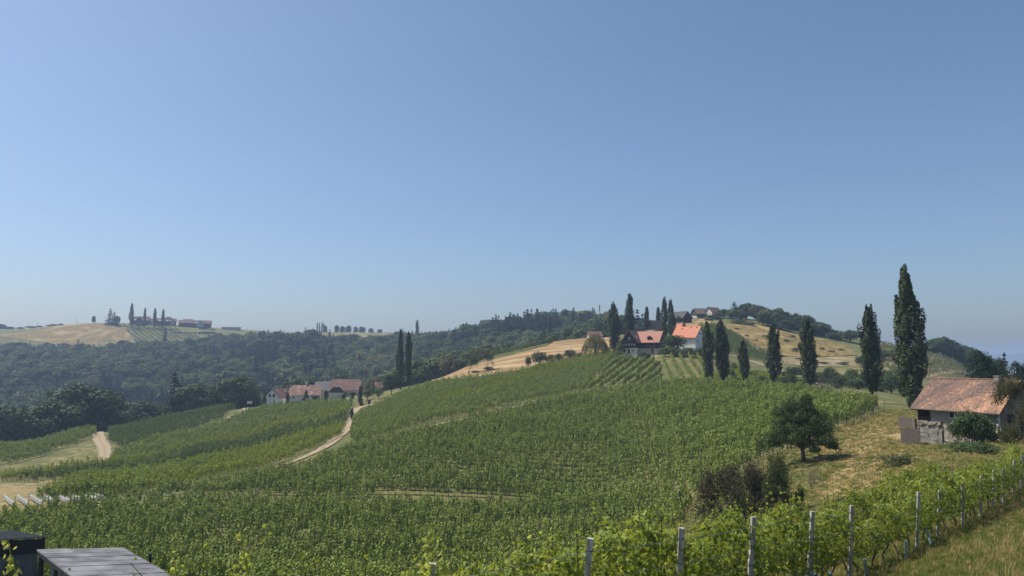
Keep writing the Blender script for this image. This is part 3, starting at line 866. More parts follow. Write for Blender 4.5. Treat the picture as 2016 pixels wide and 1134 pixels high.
nv += vineyard('far_corner_vineyard', polyL1, az_of((20,905), (180,862), 120), S_far, 'small vineyard on the far left ridge left of the pale dirt track')
polyL2 = poly_hits([(208,846),(300,828),(400,810),(488,797),(528,797),(440,826),(340,855),(240,886),(214,872)], 150)
nv += vineyard('dark_vineyard', polyL2, azL, S_fd, 'dark green vineyard on the ridge right of the pale dirt track', gap=2.3)
Ltop = [(20,948),(200,922),(300,892),(400,866),(530,806),(700,792)]
bands = [('ridge_vineyard', [(206,918),(232,893),(330,863),(440,834),(545,801),(560,803),(620,797),(696,794),(690,806),(560,833),(430,866),(300,900)], S_far, 'mid green vineyard in front of the farm and its white houses'),
         ('yellow_vineyard_band', [(0,942),(206,920),(300,902),(430,868),(560,835),(690,808),(686,818),(560,848),(430,880),(300,912),(0,950)], S_fy, 'thin pale yellow band of vines across the left hillside'),
         ('contour_vineyard', [(0,952),(300,914),(430,882),(560,850),(686,820),(680,838),(560,868),(430,902),(300,930),(160,947)], S_fd, 'dark contour rows of vines left of the farm track'),
         ('bright_vineyard', [(162,949),(300,932),(430,904),(560,870),(680,840),(668,862),(620,886),(570,908),(470,935),(380,955),(280,972),(70,988),(110,972)], S_fy, 'bright yellow green vineyard along the near side of the farm track')]
for nm, pg, src, lb in bands:
    q = poly_hits(pg, 105)
    nv += vineyard(nm, q, azL, src, lb, keep=.95)
# bright vineyard is not all yellow: a second, greener planting laid through it
q = poly_hits([(70,990),(160,950),(300,934),(420,908),(400,938),(300,962),(280,974)], 105)
nv += vineyard('green_vine_corner', q, azL + .02, S_far, 'green corner of vines beside the tan field at the left', gap=2.6)
polyH = poly_hits([(1384,652),(1400,640),(1432,652),(1485,688),(1530,703),(1545,712),(1480,708),(1440,696),(1395,690)], 240)
nv += vineyard('steep_hill_vineyard', polyH, az_of((1400,645), (1520,708), 230), S_fd, 'steep dark vineyard on the hill right of the white house', gap=2.6, hs=.9)
polyH2 = poly_hits([(1360,652),(1384,640),(1395,690),(1388,696),(1365,690)], 240)
nv += vineyard('slope_vineyard', polyH2, az_of((1400,645), (1520,708), 230), S_far, 'green vineyard behind the orange roofed white house', gap=2.6, hs=.8)
polyR = poly_hits([(1738,673),(1790,690),(1850,702),(1905,718),(1905,735),(1830,742),(1760,738),(1740,720),(1700,700)], 280)
nv += vineyard('pale_hill_vineyard', polyR, az_of((1770,700), (1860,735), 270), S_fp, 'pale rows of vines on the sloping hill behind the old hut', gap=4.6, hs=.7, keep=.9)
polyF = poly_hits([(238,640),(338,645),(402,667),(392,677),(272,678)], 780)
nv += vineyard('hilltop_vineyard', polyF, az_of((255,642), (305,676), 760), S_fp, 'striped vineyard on the hill below the three distant houses', gap=4.4, step=1.6, hs=1.05, keep=.97, jit=.05, wx=1.7)
polyG = poly_hits([(1400,744),(1430,722),(1470,733),(1540,745),(1540,757),(1410,757)], 190)
nv += vineyard('behind_poplar_vineyard', polyG, R(60), S_fy, 'bright green low vines behind the row of poplars', gap=2.4, hs=.7)

for k, (vx, vy, vz, vr, vsx) in enumerate(near_vines):
    o = link('grapevine', mid_meshes[k % len(mid_meshes)], None, (vx, vy, vz))
    o.rotation_euler = (0, 0, vr); o.scale = (1, vsx[1], vsx[2])
    tag(o, 'leafy green grapevine in the near rows of the valley vineyard', 'grapevine', 'grapevines in the near rows of the valley vineyard')
print('vines', nv)
# ------------------------------------------------------------------ the wooded slopes
def forest():
    rg = np.random.default_rng(21)
    step = 9.6
    pts = []
    for D in np.arange(238, 905, step):
        x0, x1 = (-120-CX)/F_PX*D, (1262-CX)/F_PX*D
        xs = np.arange(x0, x1, step)
        pts.append(np.stack([xs + rg.uniform(-3.6, 3.6, len(xs)), D + rg.uniform(-3.6, 3.6, len(xs))], 1))
    P = np.concatenate(pts)
    px = P[:, 0]/P[:, 1]*F_PX + CX
    k = (P[:, 1] > np.interp(px, *LOWD)) & (P[:, 1] < np.interp(px, *HIGHD))
    # keep the farmhouse clearing and the open head of the left hill free
    k &= ~((px > 500) & (px < 730) & (P[:, 1] < 352))
    k &= ~((px > 1030) & (px < 1085) & (P[:, 1] > 395) & (P[:, 1] < 440))
    P = P[k]; px = px[k]
    z = gz(P[:, 0], P[:, 1])
    nz = np.sin(P[:, 0]*.021 + 1.7*np.sin(P[:, 1]*.013)) + .8*np.cos(P[:, 1]*.031 + P[:, 0]*.012) + rg.normal(0, .75, len(P))
    con = (nz > 1.15) | ((px > 500) & (px < 660) & (P[:, 1] > 480) & (rg.random(len(P)) < .65)) | ((px > 1000) & (px < 1090) & (P[:, 1] > 600) & (rg.random(len(P)) < .4))
    con |= rg.random(len(P)) < .06
    pale = (~con) & (((px > 870) & (px < 985) & (P[:, 1] < 470) & (rg.random(len(P)) < .4)) | ((px > 660) & (px < 760) & (rg.random(len(P)) < .12)) | (rg.random(len(P)) < .02))
    light = (~con) & (~pale) & (nz < -.35)
    h = rg.uniform(12, 20, len(P))*rg.choice([1, .75], len(P), p=[.8, .2]) + np.where(con, 3.0, 0)
    edge = P[:, 1] - np.interp(px, *LOWD)
    h *= np.where((edge < 14) & (px > 740), .6, 1.0)
    h *= np.where((px > 380) & (P[:, 1] > 700), .85, 1)
    h *= np.where((P[:, 1] > np.interp(px, *HIGHD) - 60) & (px < 1000), .75, 1)
    con &= ~((px < 330) & (edge < 45))
    lim = np.interp(px, [-100, 20, 120, 300, 380, 420, 480, 560, 600, 760, 800, 850], [676, 672, 676, 668, 662, 644, 645, 648, 658, 660, 650, 640]) + rg.uniform(-2, 10, len(P))
    cap = (710 - lim)/F_PX*P[:, 1] - z
    far_ = (P[:, 1] > 560) & (px < 830) & (rg.random(len(P)) > .05)
    h = np.where(far_, np.minimum(h, cap), h)
    P, px, z, h, con, pale, light = (a[h > 4.5] for a in (P, px, z, h, con, pale, light))
    # what a nearer slope hides completely is left out
    tz = z + h; vis = np.ones(len(P), bool)
    for t in np.linspace(.25, .97, 60):
        vis &= tz*t > gz(P[:, 0]*t, P[:, 1]*t) - .5
    P, px, z, h, con, pale, light = (a[vis] for a in (P, px, z, h, con, pale, light))
    return P, px, z, h, con, pale, light

oaks = [broad_parts(14, 13, 4800, .42, 11, .06, 'oak', 60+i, .78) for i in range(4)]
beeches = [broad_parts(14, 12.5, 4800, .42, 10, .16, 'beech', 70+i, .8) for i in range(3)]
pales = [broad_parts(13, 12, 4600, .42, 10, .16, 'pale', 80+i, .8) for i in range(2)]
spruces = [conifer_parts(17, 7.0, 4200, .36, 90+i) for i in range(3)]
FM = [join_mesh('forest_tree', a, b) for a, b in oaks + beeches + pales + spruces]
FBASE = [14]*7 + [13]*2 + [17]*3
S_forest = source_collection('forest_trees', FM)
P, fpx, fz, fh, con, pale, light = forest()
rg = np.random.default_rng(31)
fi = np.where(con, rg.integers(9, 12, len(P)), np.where(pale, rg.integers(7, 9, len(P)), np.where(light, rg.integers(4, 7, len(P)), rg.integers(0, 4, len(P)))))
fs = fh/np.array(FBASE)[fi]
frz = rg.uniform(0, 6.28, len(P)); fw = rg.uniform(.95, 1.35, len(P))
ins = (fpx > -10) & (fpx < 1230)
order = np.argsort(np.where(ins, P[:, 1], 1e9))
IND = order[:215]
KIND = {0: ('broadleaf_tree', 'dark green leafy tree'), 1: ('broadleaf_tree', 'lighter green leafy tree'), 2: ('flowering_tree', 'pale brownish topped leafy tree'), 3: ('spruce_tree', 'dark pointed spruce')}
def zone(p, d):
    if p < 500: return 'at the foot of the wooded slope beyond the left vineyards'
    if p < 730: return 'in the woods right behind the red roofed farm'
    if p < 880: return 'in the woods behind the two tall poplars'
    return 'in the woods below the straw field ridge'
for i in IND:
    t = 3 if fi[i] >= 9 else 2 if fi[i] >= 7 else 1 if fi[i] >= 4 else 0
    nm, kd = KIND[t]
    o = link(nm, FM[fi[i]], None, (P[i, 0], P[i, 1], fz[i] - .2))
    o.rotation_euler = (0, 0, frz[i]); o.scale = (fs[i]*fw[i], fs[i]*fw[i], fs[i])
    lb = kd + ' ' + zone(fpx[i], P[i, 1])
    tag(o, lb, 'tree', lb.replace('tree', 'trees').replace('spruce ', 'spruces '))
m = np.ones(len(P), bool); m[IND] = False
scatter('distant_forest', S_forest, np.stack([P[m, 0], P[m, 1], fz[m] - .2], 1), frz[m], np.stack([fs[m]*fw[m], fs[m]*fw[m], fs[m]], 1),
        'dense mixed forest covering the far slope', idx=fi[m])
print('forest', len(P))

# woods on the right hill, behind the village and along its flank
def wood_patch(name, pgn, step, hh, mix, label, dmin):
    rg = np.random.default_rng(len(name) + int(step*10))
    q = poly_hits(pgn, dmin)
    x, y, _ = rows_in(q, .3, step, step, step*.3)
    kk = rg.choice(len(FM), len(x), p=mix); z = gz(x, y)
    h = rg.uniform(hh[0], hh[1], len(x)); s = h/np.array(FBASE)[kk]; w = rg.uniform(.8, 1.2, len(x))
    return x, y, z, kk, s, w, rg.uniform(0, 6.28, len(x)), label

MIX = np.array([.17,.17,.14,.12,.08,.08,.06,.03,.03,.04,.04,.04])
patches = [wood_patch('flank', [(1480,632),(1560,652),(1640,664),(1690,676),(1700,662),(1640,655),(1560,640),(1500,627)], 5.0, (5, 9), MIX, 'small dark tree on the flank of the right hill above the dry slope', 330)]
for x, y, z, kk, s, w, rz, lb in patches:
    for i in range(min(len(x), 26)):
        o = link('broadleaf_tree' if kk[i] < 9 else 'spruce_tree', FM[kk[i]], None, (x[i], y[i], z[i] - .2))
        o.rotation_euler = (0, 0, rz[i]); o.scale = (s[i]*w[i], s[i]*w[i], s[i])
        tag(o, lb, 'tree', lb.replace('tree ', 'trees '))

# ------------------------------------------------------------------ single trees
def place(nm, parts, hm, wm, px, top, D, wpx, label, cat='tree', group=None, rz=None, sink=0.15, dz=0):
    s = spot(px, D); zt = pz(px, top, D)[2]
    h = max(1.0, zt - s.z + sink); w = wpx/F_PX*D
    r = empty(nm, (s.x, s.y, s.z - sink + dz), rng.uniform(0, 6.28) if rz is None else rz, label, cat, group)
    r.scale = (w/wm, w/wm, h/hm)
    if cat == 'poplar': r.rotation_euler.x = rng.normal(0, .014); r.rotation_euler.y = rng.normal(0, .014)
    for n_, me in parts:
        if me: link(n_, me, r)
    return r

pop = [poplar_mesh(18, 3.2, 7000, .19, 101), poplar_mesh(18, 3.2, 7000, .19, 102, base=.3), poplar_mesh(18, 3.2, 6500, .19, 103, bare=.10)]
popbig = poplar_mesh(22, 4.6, 15000, .20, 104, bare=.04, base=.12)
popmid = poplar_mesh(18, 3.6, 10000, .18, 105, bare=.14, base=.2)
popb = poplar_mesh(16, 3.4, 8000, .18, 106, bare=.17, base=.25)
def poplar(px, top, D, w, label, v=0, group=None):
    t, c = (pop + [popbig, popmid, popb])[v]
    hm = [18, 18, 18, 22, 18, 16][v]; wm = [3.2, 3.2, 3.2, 4.6, 3.6, 3.4][v]
    place('poplar_tree', [('trunk', t), ('crown', c)], hm, wm, px, top, D, w, label, 'poplar', group)
GP = 'columnar poplars on the right hillside'
poplar(1799, 525, 124, 58, 'tallest columnar poplar, standing right behind the old hut', 3, GP)
poplar(1719, 602, 142, 40, 'tall slim poplar on the grass left of the tallest poplar', 4, GP)
poplar(1596, 631, 166, 34, 'poplar standing beside the heap of cut branches', 5, GP)
poplar(1523, 640, 180, 30, 'poplar with a bulge on its lower right side, in front of the dry slope', 5, GP)
poplar(1468, 671, 192, 22, 'shortest poplar of the row in front of the hill vineyard', 5, GP)
poplar(1424, 631, 200, 30, 'fuller right hand poplar of the close pair beside the white house', 1, GP)
poplar(1396, 634, 198, 24, 'slimmer poplar of the close pair beside the white house', 0, GP)
poplar(1210, 596, 276, 25, 'ragged poplar left of the dark timber house', 2, GP)
poplar(1237, 579, 292, 21, 'tall dense poplar behind the left end of the dark timber house', 0, GP)
poplar(1273, 604, 335, 13, 'small poplar left of the dark roofed barn', 1, GP)
poplar(1296, 605, 335, 12, 'short thin poplar in front of the dark roofed barn', 1, GP)
poplar(1309, 585, 300, 16, 'taller poplar of the pair behind the two hillside houses', 2, GP)
poplar(1322, 591, 296, 17, 'lower poplar of the pair behind the two hillside houses', 1, GP)
poplar(788, 649, 282, 16, 'left poplar of the tall pair at the end of the straw field', 1)
poplar(804, 654, 285, 14, 'right poplar of the tall pair at the end of the straw field', 0)
poplar(258, 597, 885, 9, 'tallest distant poplar at the left end of the far hill houses', 1)
poplar(284, 606, 885, 6, 'distant poplar in front of the leftmost hill house', 0)
poplar(305, 607, 885, 8, 'distant poplar between two hill houses', 1)
poplar(320, 609, 885, 7, 'distant poplar in front of the middle hill house', 0)
poplar(324, 646, 815, 7, 'lone small poplar at the wood edge below the hill vineyard', 1)
poplar(821, 630, 800, 8, 'lone distant poplar on the wooded skyline', 0)
for i, x in enumerate((624, 629, 633, 637)):
    poplar(x, 634 + (i % 2), 1055, 3, 'tiny poplar in the row of four on the far skyline', 0, 'row of four far skyline poplars')
GC = 'small columnar trees planted round the farm'
for x, t, D, w, lb in ((520,777,292,8,'small columnar tree left of the white gabled farmhouse'), (566,772,289,8,'small columnar tree between the two white farm buildings'),
                    (602,768,286,9,'small columnar tree in front of the rusty roofed farm building'), (642,768,286,9,'small columnar tree right of the rusty roofed farm building'),
                    (676,776,287,8,'small columnar tree in front of the brown dormer of the farm'), (694,772,286,7,'small columnar tree at the right end of the large farm roof'),
                    (709,760,258,9,'slim dark tree where the farm track meets the yard')):
    poplar(x, t, D, w, lb, 0, GC)

oak = broad_parts(9, 8, 2600, .26, 14, .2, 'oak', 201)
bee = broad_parts(8, 7, 2400, .22, 12, .2, 'beech', 202)
oli = broad_parts(6, 6, 2400, .20, 14, .03, 'olive', 203)
bush1 = broad_parts(3, 4, 1600, .13, 10, .02, 'oak', 204)
bush2 = broad_parts(3, 4.5, 1600, .13, 10, .02, 'olive', 205)
dbush = broad_parts(3, 3.4, 2200, .12, 10, .0, 'poplar', 206)
yb = broad_parts(5, 5, 1800, .17, 11, .05, 'beech', 207)
LIB = {'oak': (oak, 9, 8), 'beech': (bee, 8, 7), 'olive': (oli, 6, 6), 'bush': (bush1, 3, 4), 'obush': (bush2, 3, 4.5), 'dbush': (dbush, 3, 3.4), 'yb': (yb, 5, 5),
       'forest': (oaks[0], 14, 13), 'forest2': (oaks[1], 14, 13), 'forest3': (beeches[0], 14, 12.5), 'spruce': (spruces[0], 17, 7.0), 'spruce2': (spruces[1], 17, 7.0)}
def bt(kind, px, top, D, w, label, cat='tree', group=None):
    (t, c), hm, wm = LIB[kind]
    nm = {'bush': 'bush', 'shrub': 'bush'}.get(cat) or ('spruce_tree' if 'spruce' in kind else 'broadleaf_tree')
    place(nm, [('trunk', t), ('crown' if cat == 'tree' else 'foliage', c)], hm, wm, px, top, D, w, label, cat, group, dz=(-1.8 if 'grove' in label else -.9 if kind in ('olive', 'oak', 'yb') and 190 < D < 262 and px > 1400 else 0))
bt('oak', 770, 735, 268, 36, 'round dark tree just left of the tall poplar pair')
bt('beech', 745, 764, 262, 20, 'small round fruit tree beside the end of the farm track')
bt('beech', 723, 767, 266, 22, 'low spreading fruit tree right of the farm roofs')
bt('beech', 735, 760, 275, 18, 'pale fruit tree in front of the little hut roof')
bt('dbush', 692, 803, 222, 9, 'small dark bush on the bend of the farm track', 'bush')
bt('bush', 962, 722, 262, 24, 'dark round bush at the foot of the right thin tree', 'bush')
bt('obush', 936, 732, 262, 20, 'low dark bush between the two thin trees', 'bush')
bt('olive', 1062, 692, 262, 34, 'largest olive green tree below the straw field')
bt('olive', 1040, 701, 258, 12, 'small olive bush left of the olive green tree', 'bush')
bt('obush', 1083, 698, 262, 26, 'olive green shrub in the middle of the thicket below the straw field', 'bush')
bt('olive', 1100, 696, 266, 20, 'olive green tree beside the shrubs below the straw field')
bt('olive', 1122, 688, 268, 26, 'dark olive tree left of the willow')
bt('obush', 1140, 694, 268, 16, 'thin olive bush next to the willow', 'bush')
bt('yb', 1222, 674, 268, 28, 'light green tree hiding the left corner of the timber house')
bt('dbush', 1271, 694, 252, 24, 'dark ball shaped bush on the lawn before the timber house', 'bush')
bt('oak', 1327, 658, 258, 44, 'dark leafy tree between the timber house and the white house')
bt('bush', 1310, 684, 256, 30, 'left clump of the dark hedge above the vine rows', 'bush')
bt('bush', 1332, 684, 255, 34, 'middle clump of the dark hedge above the vine rows', 'bush')
bt('bush', 1356, 684, 256, 30, 'clump of hedge below the corner of the white house', 'bush')
bt('bush', 1378, 685, 258, 30, 'clump of hedge below the gable of the white house', 'bush')
bt('yb', 1296, 648, 318, 26, 'grey green garden tree behind the timber house roof')
bt('olive', 1336, 622, 385, 12, 'tree in front of the black barn gable')
# hilltop trees
GH = 'trees round the hilltop houses'
for k, x, t, D, w, lb in (('forest', 1380, 617, 428, 17, 'round dark tree before the leftmost hilltop house'), ('forest2', 1402, 620, 425, 22, 'low dark tree below the cream gable'),
    ('forest', 1425, 609, 430, 34, 'dark tree right of the cream gabled house'), ('spruce', 1446, 595, 428, 30, 'pointed spruce on the hilltop'),
    ('forest2', 1470, 597, 432, 36, 'tall leafy tree at the top of the right hill'), ('forest', 1485, 600, 430, 34, 'leafy tree right of the dark hilltop roof'),
    ('forest', 1460, 612, 424, 26, 'dark bushy tree under the tallest hilltop trees'), ('forest2', 1502, 613, 424, 18, 'dark tree before the long brown roofs'),
    ('forest3', 1440, 612, 424, 24, 'green tree left of the white hilltop shed'), ('forest', 1518, 622, 420, 22, 'tree at the right end of the long brown roof'),
    ('forest', 1412, 624, 420, 22, 'small dark tree on the brow above the hill vineyard'), ('forest3', 1395, 628, 415, 20, 'low green tree on the brow beside the lane'),
    ('forest3', 1535, 630, 415, 24, 'bushy tree below the wooden hilltop barn'), ('forest2', 1585, 625, 425, 20, 'tree on the skyline right of the wooden barn'),
    ('forest', 1612, 634, 425, 18, 'tree with bare top on the skyline of the right hill'), ('forest3', 1568, 634, 420, 20, 'small tree just right of the wooden barn')):
    bt(k, x, t, D, w, lb, 'tree', GH)
bt('bush', 1455, 629, 396, 40, 'wide green bush at the top of the dry slope', 'bush')
bt('bush', 1478, 634, 394, 22, 'small green bush on the brow of the dry slope', 'bush')
bt('bush', 1489, 672, 345, 8, 'lone shrub in the middle of the dry slope', 'bush')
GF = 'dark trees on the flank of the right hill'
for i in range(16):
    x = 1500 + i*10.5 + rng.uniform(-3, 3); le = np.interp(x, [1495,1557,1579,1620,1690], [638,659,665,671,690])
    k = ('forest', 'forest2', 'forest3')[i % 3]
    D = 402 if x < 1600 else 396
    bt(k, x, le - rng.uniform(20, 33), D + rng.uniform(-4, 10), rng.uniform(22, 34), 'dark leafy tree on the flank of the right hill above the dry slope', 'tree', GF)
for i in range(12):
    x = 1556 + i*12 + rng.uniform(-3, 3)
    bt(('forest2', 'forest', 'forest3')[i % 3], x, np.interp(x, [1556,1585,1612,1640,1690], [632,626,634,646,664]) + rng.uniform(-2, 5), 432, rng.uniform(20, 30), 'tree on the skyline of the right hill beyond the wooden barn', 'tree', 'skyline trees beyond the wooden barn')
for i in range(22):
    x = 1425 + i*17 + rng.uniform(-6, 6)
    bt(('olive', 'oak', 'yb')[int(rng.integers(0, 3))], x, 722 + rng.uniform(-6, 12), rng.uniform(222, 258), rng.uniform(24, 42), 'rounded orchard tree farther back in the dip behind the poplars', 'tree', 'farther orchard trees in the dip behind the poplars')
bt('forest', 1674, 650, 392, 36, 'round dark tree alone at the right end of the dry slope')
bt('forest2', 1733, 690, 330, 46, 'dark blue green tree in the dip between two tall poplars')
bt('forest', 1700, 700, 300, 30, 'dark tree behind the slim tall poplar')
for k, (x, t, D, w) in enumerate(((1505,662,362,12),(1530,676,345,14),(1548,668,362,12),(1566,684,338,16),(1618,684,352,12),(1637,690,345,16),(1655,686,356,14),(1470,664,352,12),(1516,690,332,14),(1560,660,378,14),(1450,652,368,14),(1606,697,328,20),(1540,703,312,22),(1575,707,308,24),(1620,712,300,26),(1660,712,300,24))):
    bt('obush' if k % 2 else 'bush', x, t, D, w, 'scattered low shrub on the dry golden slope', 'bush', 'scattered shrubs on the dry golden slope')
GO = 'olive green trees in the dip behind the poplars'
for i, (k, x, t, D, w) in enumerate((('olive',1440,722,215,22),('olive',1446,735,207,30),('yb',1498,732,208,34),('olive',1482,740,205,28),('olive',1545,734,204,44),('oak',1556,728,206,30),('yb',1445,708,240,18),('olive',1412,738,207,20),
        ('olive',1650,734,205,46),('oak',1690,738,200,44),('olive',1640,748,196,34),('olive',1735,738,196,40),('oak',1755,730,200,44),('yb',1672,727,215,30),('olive',1610,730,215,36),('olive',1575,738,212,30),('olive',1780,728,205,36),('olive',1715,735,206,36))):
    bt(k, x, t, D, w, 'olive green orchard tree in the dip behind the poplar row', 'tree', GO)
GHe = 'bushes along the dry bank of the pale hill vineyard'
for x, t, w in ((1765,718,20),(1782,715,30),(1800,722,22),(1830,724,18),(1690,708,16)):
    bt('bush', x, t, 330, w, 'dark bush on the bank of the pale hill vineyard', 'bush', GHe)
# far left hill
bt('spruce2', 216, 608, 895, 17, 'dark spruce in the clump on the left hill crest')
bt('spruce', 224, 615, 893, 15, 'second spruce of the clump on the left hill crest')
bt('forest', 229, 622, 890, 13, 'round dark tree right of the spruces on the left hill crest')
bt('forest2', 184, 622, 905, 8, 'small lone tree on the left hill crest')
GL2 = 'low trees along the far left skyline'
for x, t, w in ((2,638,16),(18,643,22),(95,640,12),(105,638,14),(120,637,10),(60,642,20),(40,644,16),(78,641,12)):
    bt('forest2', x, t, 930, w, 'low dark tree on the far left skyline behind the hay field', 'tree', GL2)
GS = 'distant trees along the central skyline'
for x, t, w in ((640,641,10),(663,640,10),(674,642,12),(686,641,12),(700,643,10),(712,643,14),(730,646,12),(748,648,10)):
    bt('forest2', x, t, 1050, w, 'distant small tree on the flat central skyline', 'tree', GS)
# big evergreens behind the hut
bt('spruce', 1985, 698, 150, 34, 'tall evergreen right of the hut chimney')
big_ev = broad_parts(10, 10, 5200, .24, 22, .05, 'spruce', 210, .55)
LIB['ev'] = (big_ev, 10, 10)
bt('ev', 1938, 690, 128, 66, 'broad dark evergreen behind the hut roof')
bt('ev', 1972, 705, 135, 40, 'lower dark evergreen behind the hut chimney')
bt('ev', 2012, 712, 130, 44, 'dark evergreen at the right edge behind the hut')
GG = 'dark trees of the grove behind the pale hill vineyard'
for k, x, t, w in (('forest',1828,670,38),('forest2',1842,660,44),('forest',1860,657,44),('forest2',1876,664,38),('forest',1892,682,30),('forest2',1903,674,44),('forest',1920,682,38),('forest2',1936,692,36),('forest',1954,700,36)):
    bt(k, x, t, 404, w, 'dark leafy tree of the grove behind the pale hill vineyard', 'tree', GG)
# lower bushes
bt('obush', 1770, 913, 58, 84, 'round green brown bush on the slope above the near vine row', 'bush')
bt('bush', 1905, 884, 60, 96, 'low green bush between the hut and the near vines', 'bush')
bt('bush', 1940, 888, 57, 70, 'low bush right above the trellis posts', 'bush')
bt('bush', 1668, 998, 40, 60, 'small weed bush at the upper edge of the near vines', 'bush')

# hedge row behind the straw field
hp = poly_hits([(850,748),(872,739),(930,719),(1000,699),(1080,678),(1150,661),(1190,655)], 200)
pts = []
for i in range(len(hp)-1):
    L = np.linalg.norm(hp[i+1]-hp[i]); k = int(L/1.0)
    for t in range(k): pts.append(hp[i] + (hp[i+1]-hp[i])*t/k)
pts = np.array(pts); pts[:, 1] += 1.2; pts[:, 2] = gz(pts[:, 0], pts[:, 1])
k = len(pts); rg = np.random.default_rng(3)
scatter('hedge', S_fd, pts, math.pi/2 - .9 + rg.normal(0, .2, k), np.stack([np.full(k, 1.2), np.full(k, 2.2), rg.uniform(.9, 1.2, k)], 1), 'long low dark green hedge along the upper edge of the straw field', 'stuff')

# willow
def willow():
    global rng; rng = np.random.default_rng(301)
    b = MB(); c = MB(); P = []; N = []
    b.tube([(0,0,-.3),(0,0,3),(.3,0,6)], [.35,.28,.12], 7)
    for i in range(260):
        a = rng.uniform(0, 6.28); r = 4.2*math.sqrt(rng.uniform(.02, 1)); zt = 8.2*(1 - (r/5.2)**2.2)*rng.uniform(.85, 1.05)
        L = rng.uniform(1.5, 4.0); n_ = 26
        u = np.linspace(0, 1, n_)
        P.append(np.stack([math.cos(a)*(r + u*.5) + rng.normal(0, .06, n_), math.sin(a)*(r + u*.5) + rng.normal(0, .06, n_), np.maximum(.3, zt - u*L)], 1))
        N.append(np.tile(np.array([math.cos(a), math.sin(a), .3 + .6*(u[0])]), (n_, 1)))
        if i % 12 == 0: b.tube([(0, 0, 3.2), (math.cos(a)*r*.6, math.sin(a)*r*.6, zt*.9), (math.cos(a)*r, math.sin(a)*r, zt)], [.1,.05,.02], 4)
    c.leafs(np.concatenate(P), np.concatenate(N), .20, .5, 0, .4)
    return b.mesh('willow_trunk', [BARK], True), c.mesh('willow_crown', [LM['willow']])
wt, wc = willow()
place('willow_tree', [('trunk', wt), ('crown', wc)], 8.4, 9.4, 1172, 654, 270, 58, 'pale yellow green weeping willow at the upper end of the straw field', 'tree')

# two thin trees at the edge of the straw field
up = dict(spread=.35, keep=.72, kids=(2, 3))
for px, top, w, lb, sd in ((923, 684, 40, 'left one of two thin long trunked trees by the straw field', 11), (957, 687, 36, 'right one of two thin long trunked trees by the straw field', 12)):
    s = spot(px, 262); zt = pz(px, top, 262)[2]; h = zt - s.z
    wm, lm = limb_tree('thin_tree', sd, [((rng.uniform(-.5,.5), rng.uniform(-.5,.5), -.2), (rng.normal(0,.12), rng.normal(0,.12), 1), h*.42, .13, 4) for _ in range(4)], 3000, .17, 'olive', cluster=.5, min_r=.03, **up)
    zmax = max(v.co.z for v in lm.vertices); xm = max(abs(v.co.x) for v in lm.vertices)*2
    r = empty('broadleaf_tree', s, 0, lb, 'tree'); r.scale = (w/F_PX*262/xm*1.1, w/F_PX*262/xm*1.1, h/zmax)
    link('trunk', wm, r); link('crown', lm, r)

# the big spreading tree on the meadow
def scaled_limb_tree(nm, label, px, top, D, wpx, lat, cat='tree', sink=.1):
    wm, lm = lat
    me = lm or wm
    co = np.array([v.co[:] for v in me.vertices])
    zmax = np.percentile(co[:, 2], 99.7); xm = np.percentile(np.abs(co[:, 0]), 98)*2
    s = spot(px, D); h = pz(px, top, D)[2] - s.z
    r = empty(nm, (s.x, s.y, s.z - sink), 0, label, cat)
    k = wpx/F_PX*D/xm
    r.scale = (k, k, h/zmax)
    link('trunk', wm, r)
    if lm: link('crown', lm, r)
    return r
def spreading():
    global rng; rng = np.random.default_rng(27)
    b = MB(); P = []; N = []
    b.tube([(0,0,-.4),(.05,0,.6),(.0,.05,1.5),(-.1,0,2.4)], [.30,.23,.19,.15], 8)
    for i in range(46):
        a = i*2.399; t = (i+.5)/46; el = -.10 + 1.55*t
        L = 3.9*(1 - .18*t)*rng.uniform(.66, 1.14)
        x, y, z = math.cos(a)*math.cos(el)*L*1.02*(1.12 if math.cos(a) < 0 else 1), math.sin(a)*math.cos(el)*L, 1.9 + math.sin(el)*L*1.16 + rng.normal(0, .25)
        if x > 0: x *= .88
        b.tube([(0, 0, 1.3 + t), (x*.35, y*.35, 1.6 + (z-1.4)*.5), (x*.8, y*.8, z*.98), (x, y, z)], [.10, .065, .03, .012], 5, cap=False)
        q = rng.uniform(.6, 1.1); m = 640
        s = sph(m); p = s*rng.uniform(.5, 1.05, (m, 1))*np.array([q*1.15, q*1.15, q*.62]); p[:, 2] -= (p[:, 0]**2 + p[:, 1]**2)*.28
        P.append(p + np.array([x, y, z])); N.append(s + np.array([0, 0, .25]))
        for k in range(3):
            o = rng.normal(0, q*.6, 3); b.tube([(x*.8, y*.8, z*.98), (x + o[0], y + o[1], z + o[2]*.5 - .2)], [.02, .008], 3, cap=False)
    for k in range(26):                                    # drooping outer twigs
        a = rng.uniform(0, 6.28); r = rng.uniform(3.0, 4.1); u = np.linspace(0, 1, 30)[:, None]
        P.append(np.array([math.cos(a)*r, math.sin(a)*r, 2.6]) + np.array([math.cos(a)*.6, math.sin(a)*.6, -1.5])*u + rng.normal(0, .10, (30, 3))); N.append(sph(30))
    c = MB(); c.leafs(np.concatenate(P), np.concatenate(N), .080, .55)
    return b.mesh('walnut_wood', [BARK], True), c.mesh('walnut_leaves', [LM['oak']])
scaled_limb_tree('broadleaf_tree', 'large dark spreading tree with a short trunk on the dry meadow', 1581, 777, 74, 142, spreading())
lt = limb_tree('thicket', 31, [((rng.uniform(-2.4,2.4), rng.uniform(-1,1), -.2), (rng.normal(0,.4), rng.normal(0,.3), 1), 1.5, .10, 4) for _ in range(13)],
                17000, .075, 'dry', DEADW, cluster=.26, min_r=.012, spread=.75, keep=.75, kids=(2, 3))
scaled_limb_tree('thicket_tree', 'tangled brownish half dead thicket of stems below the large tree', 1468, 903, 52, 175, lt)
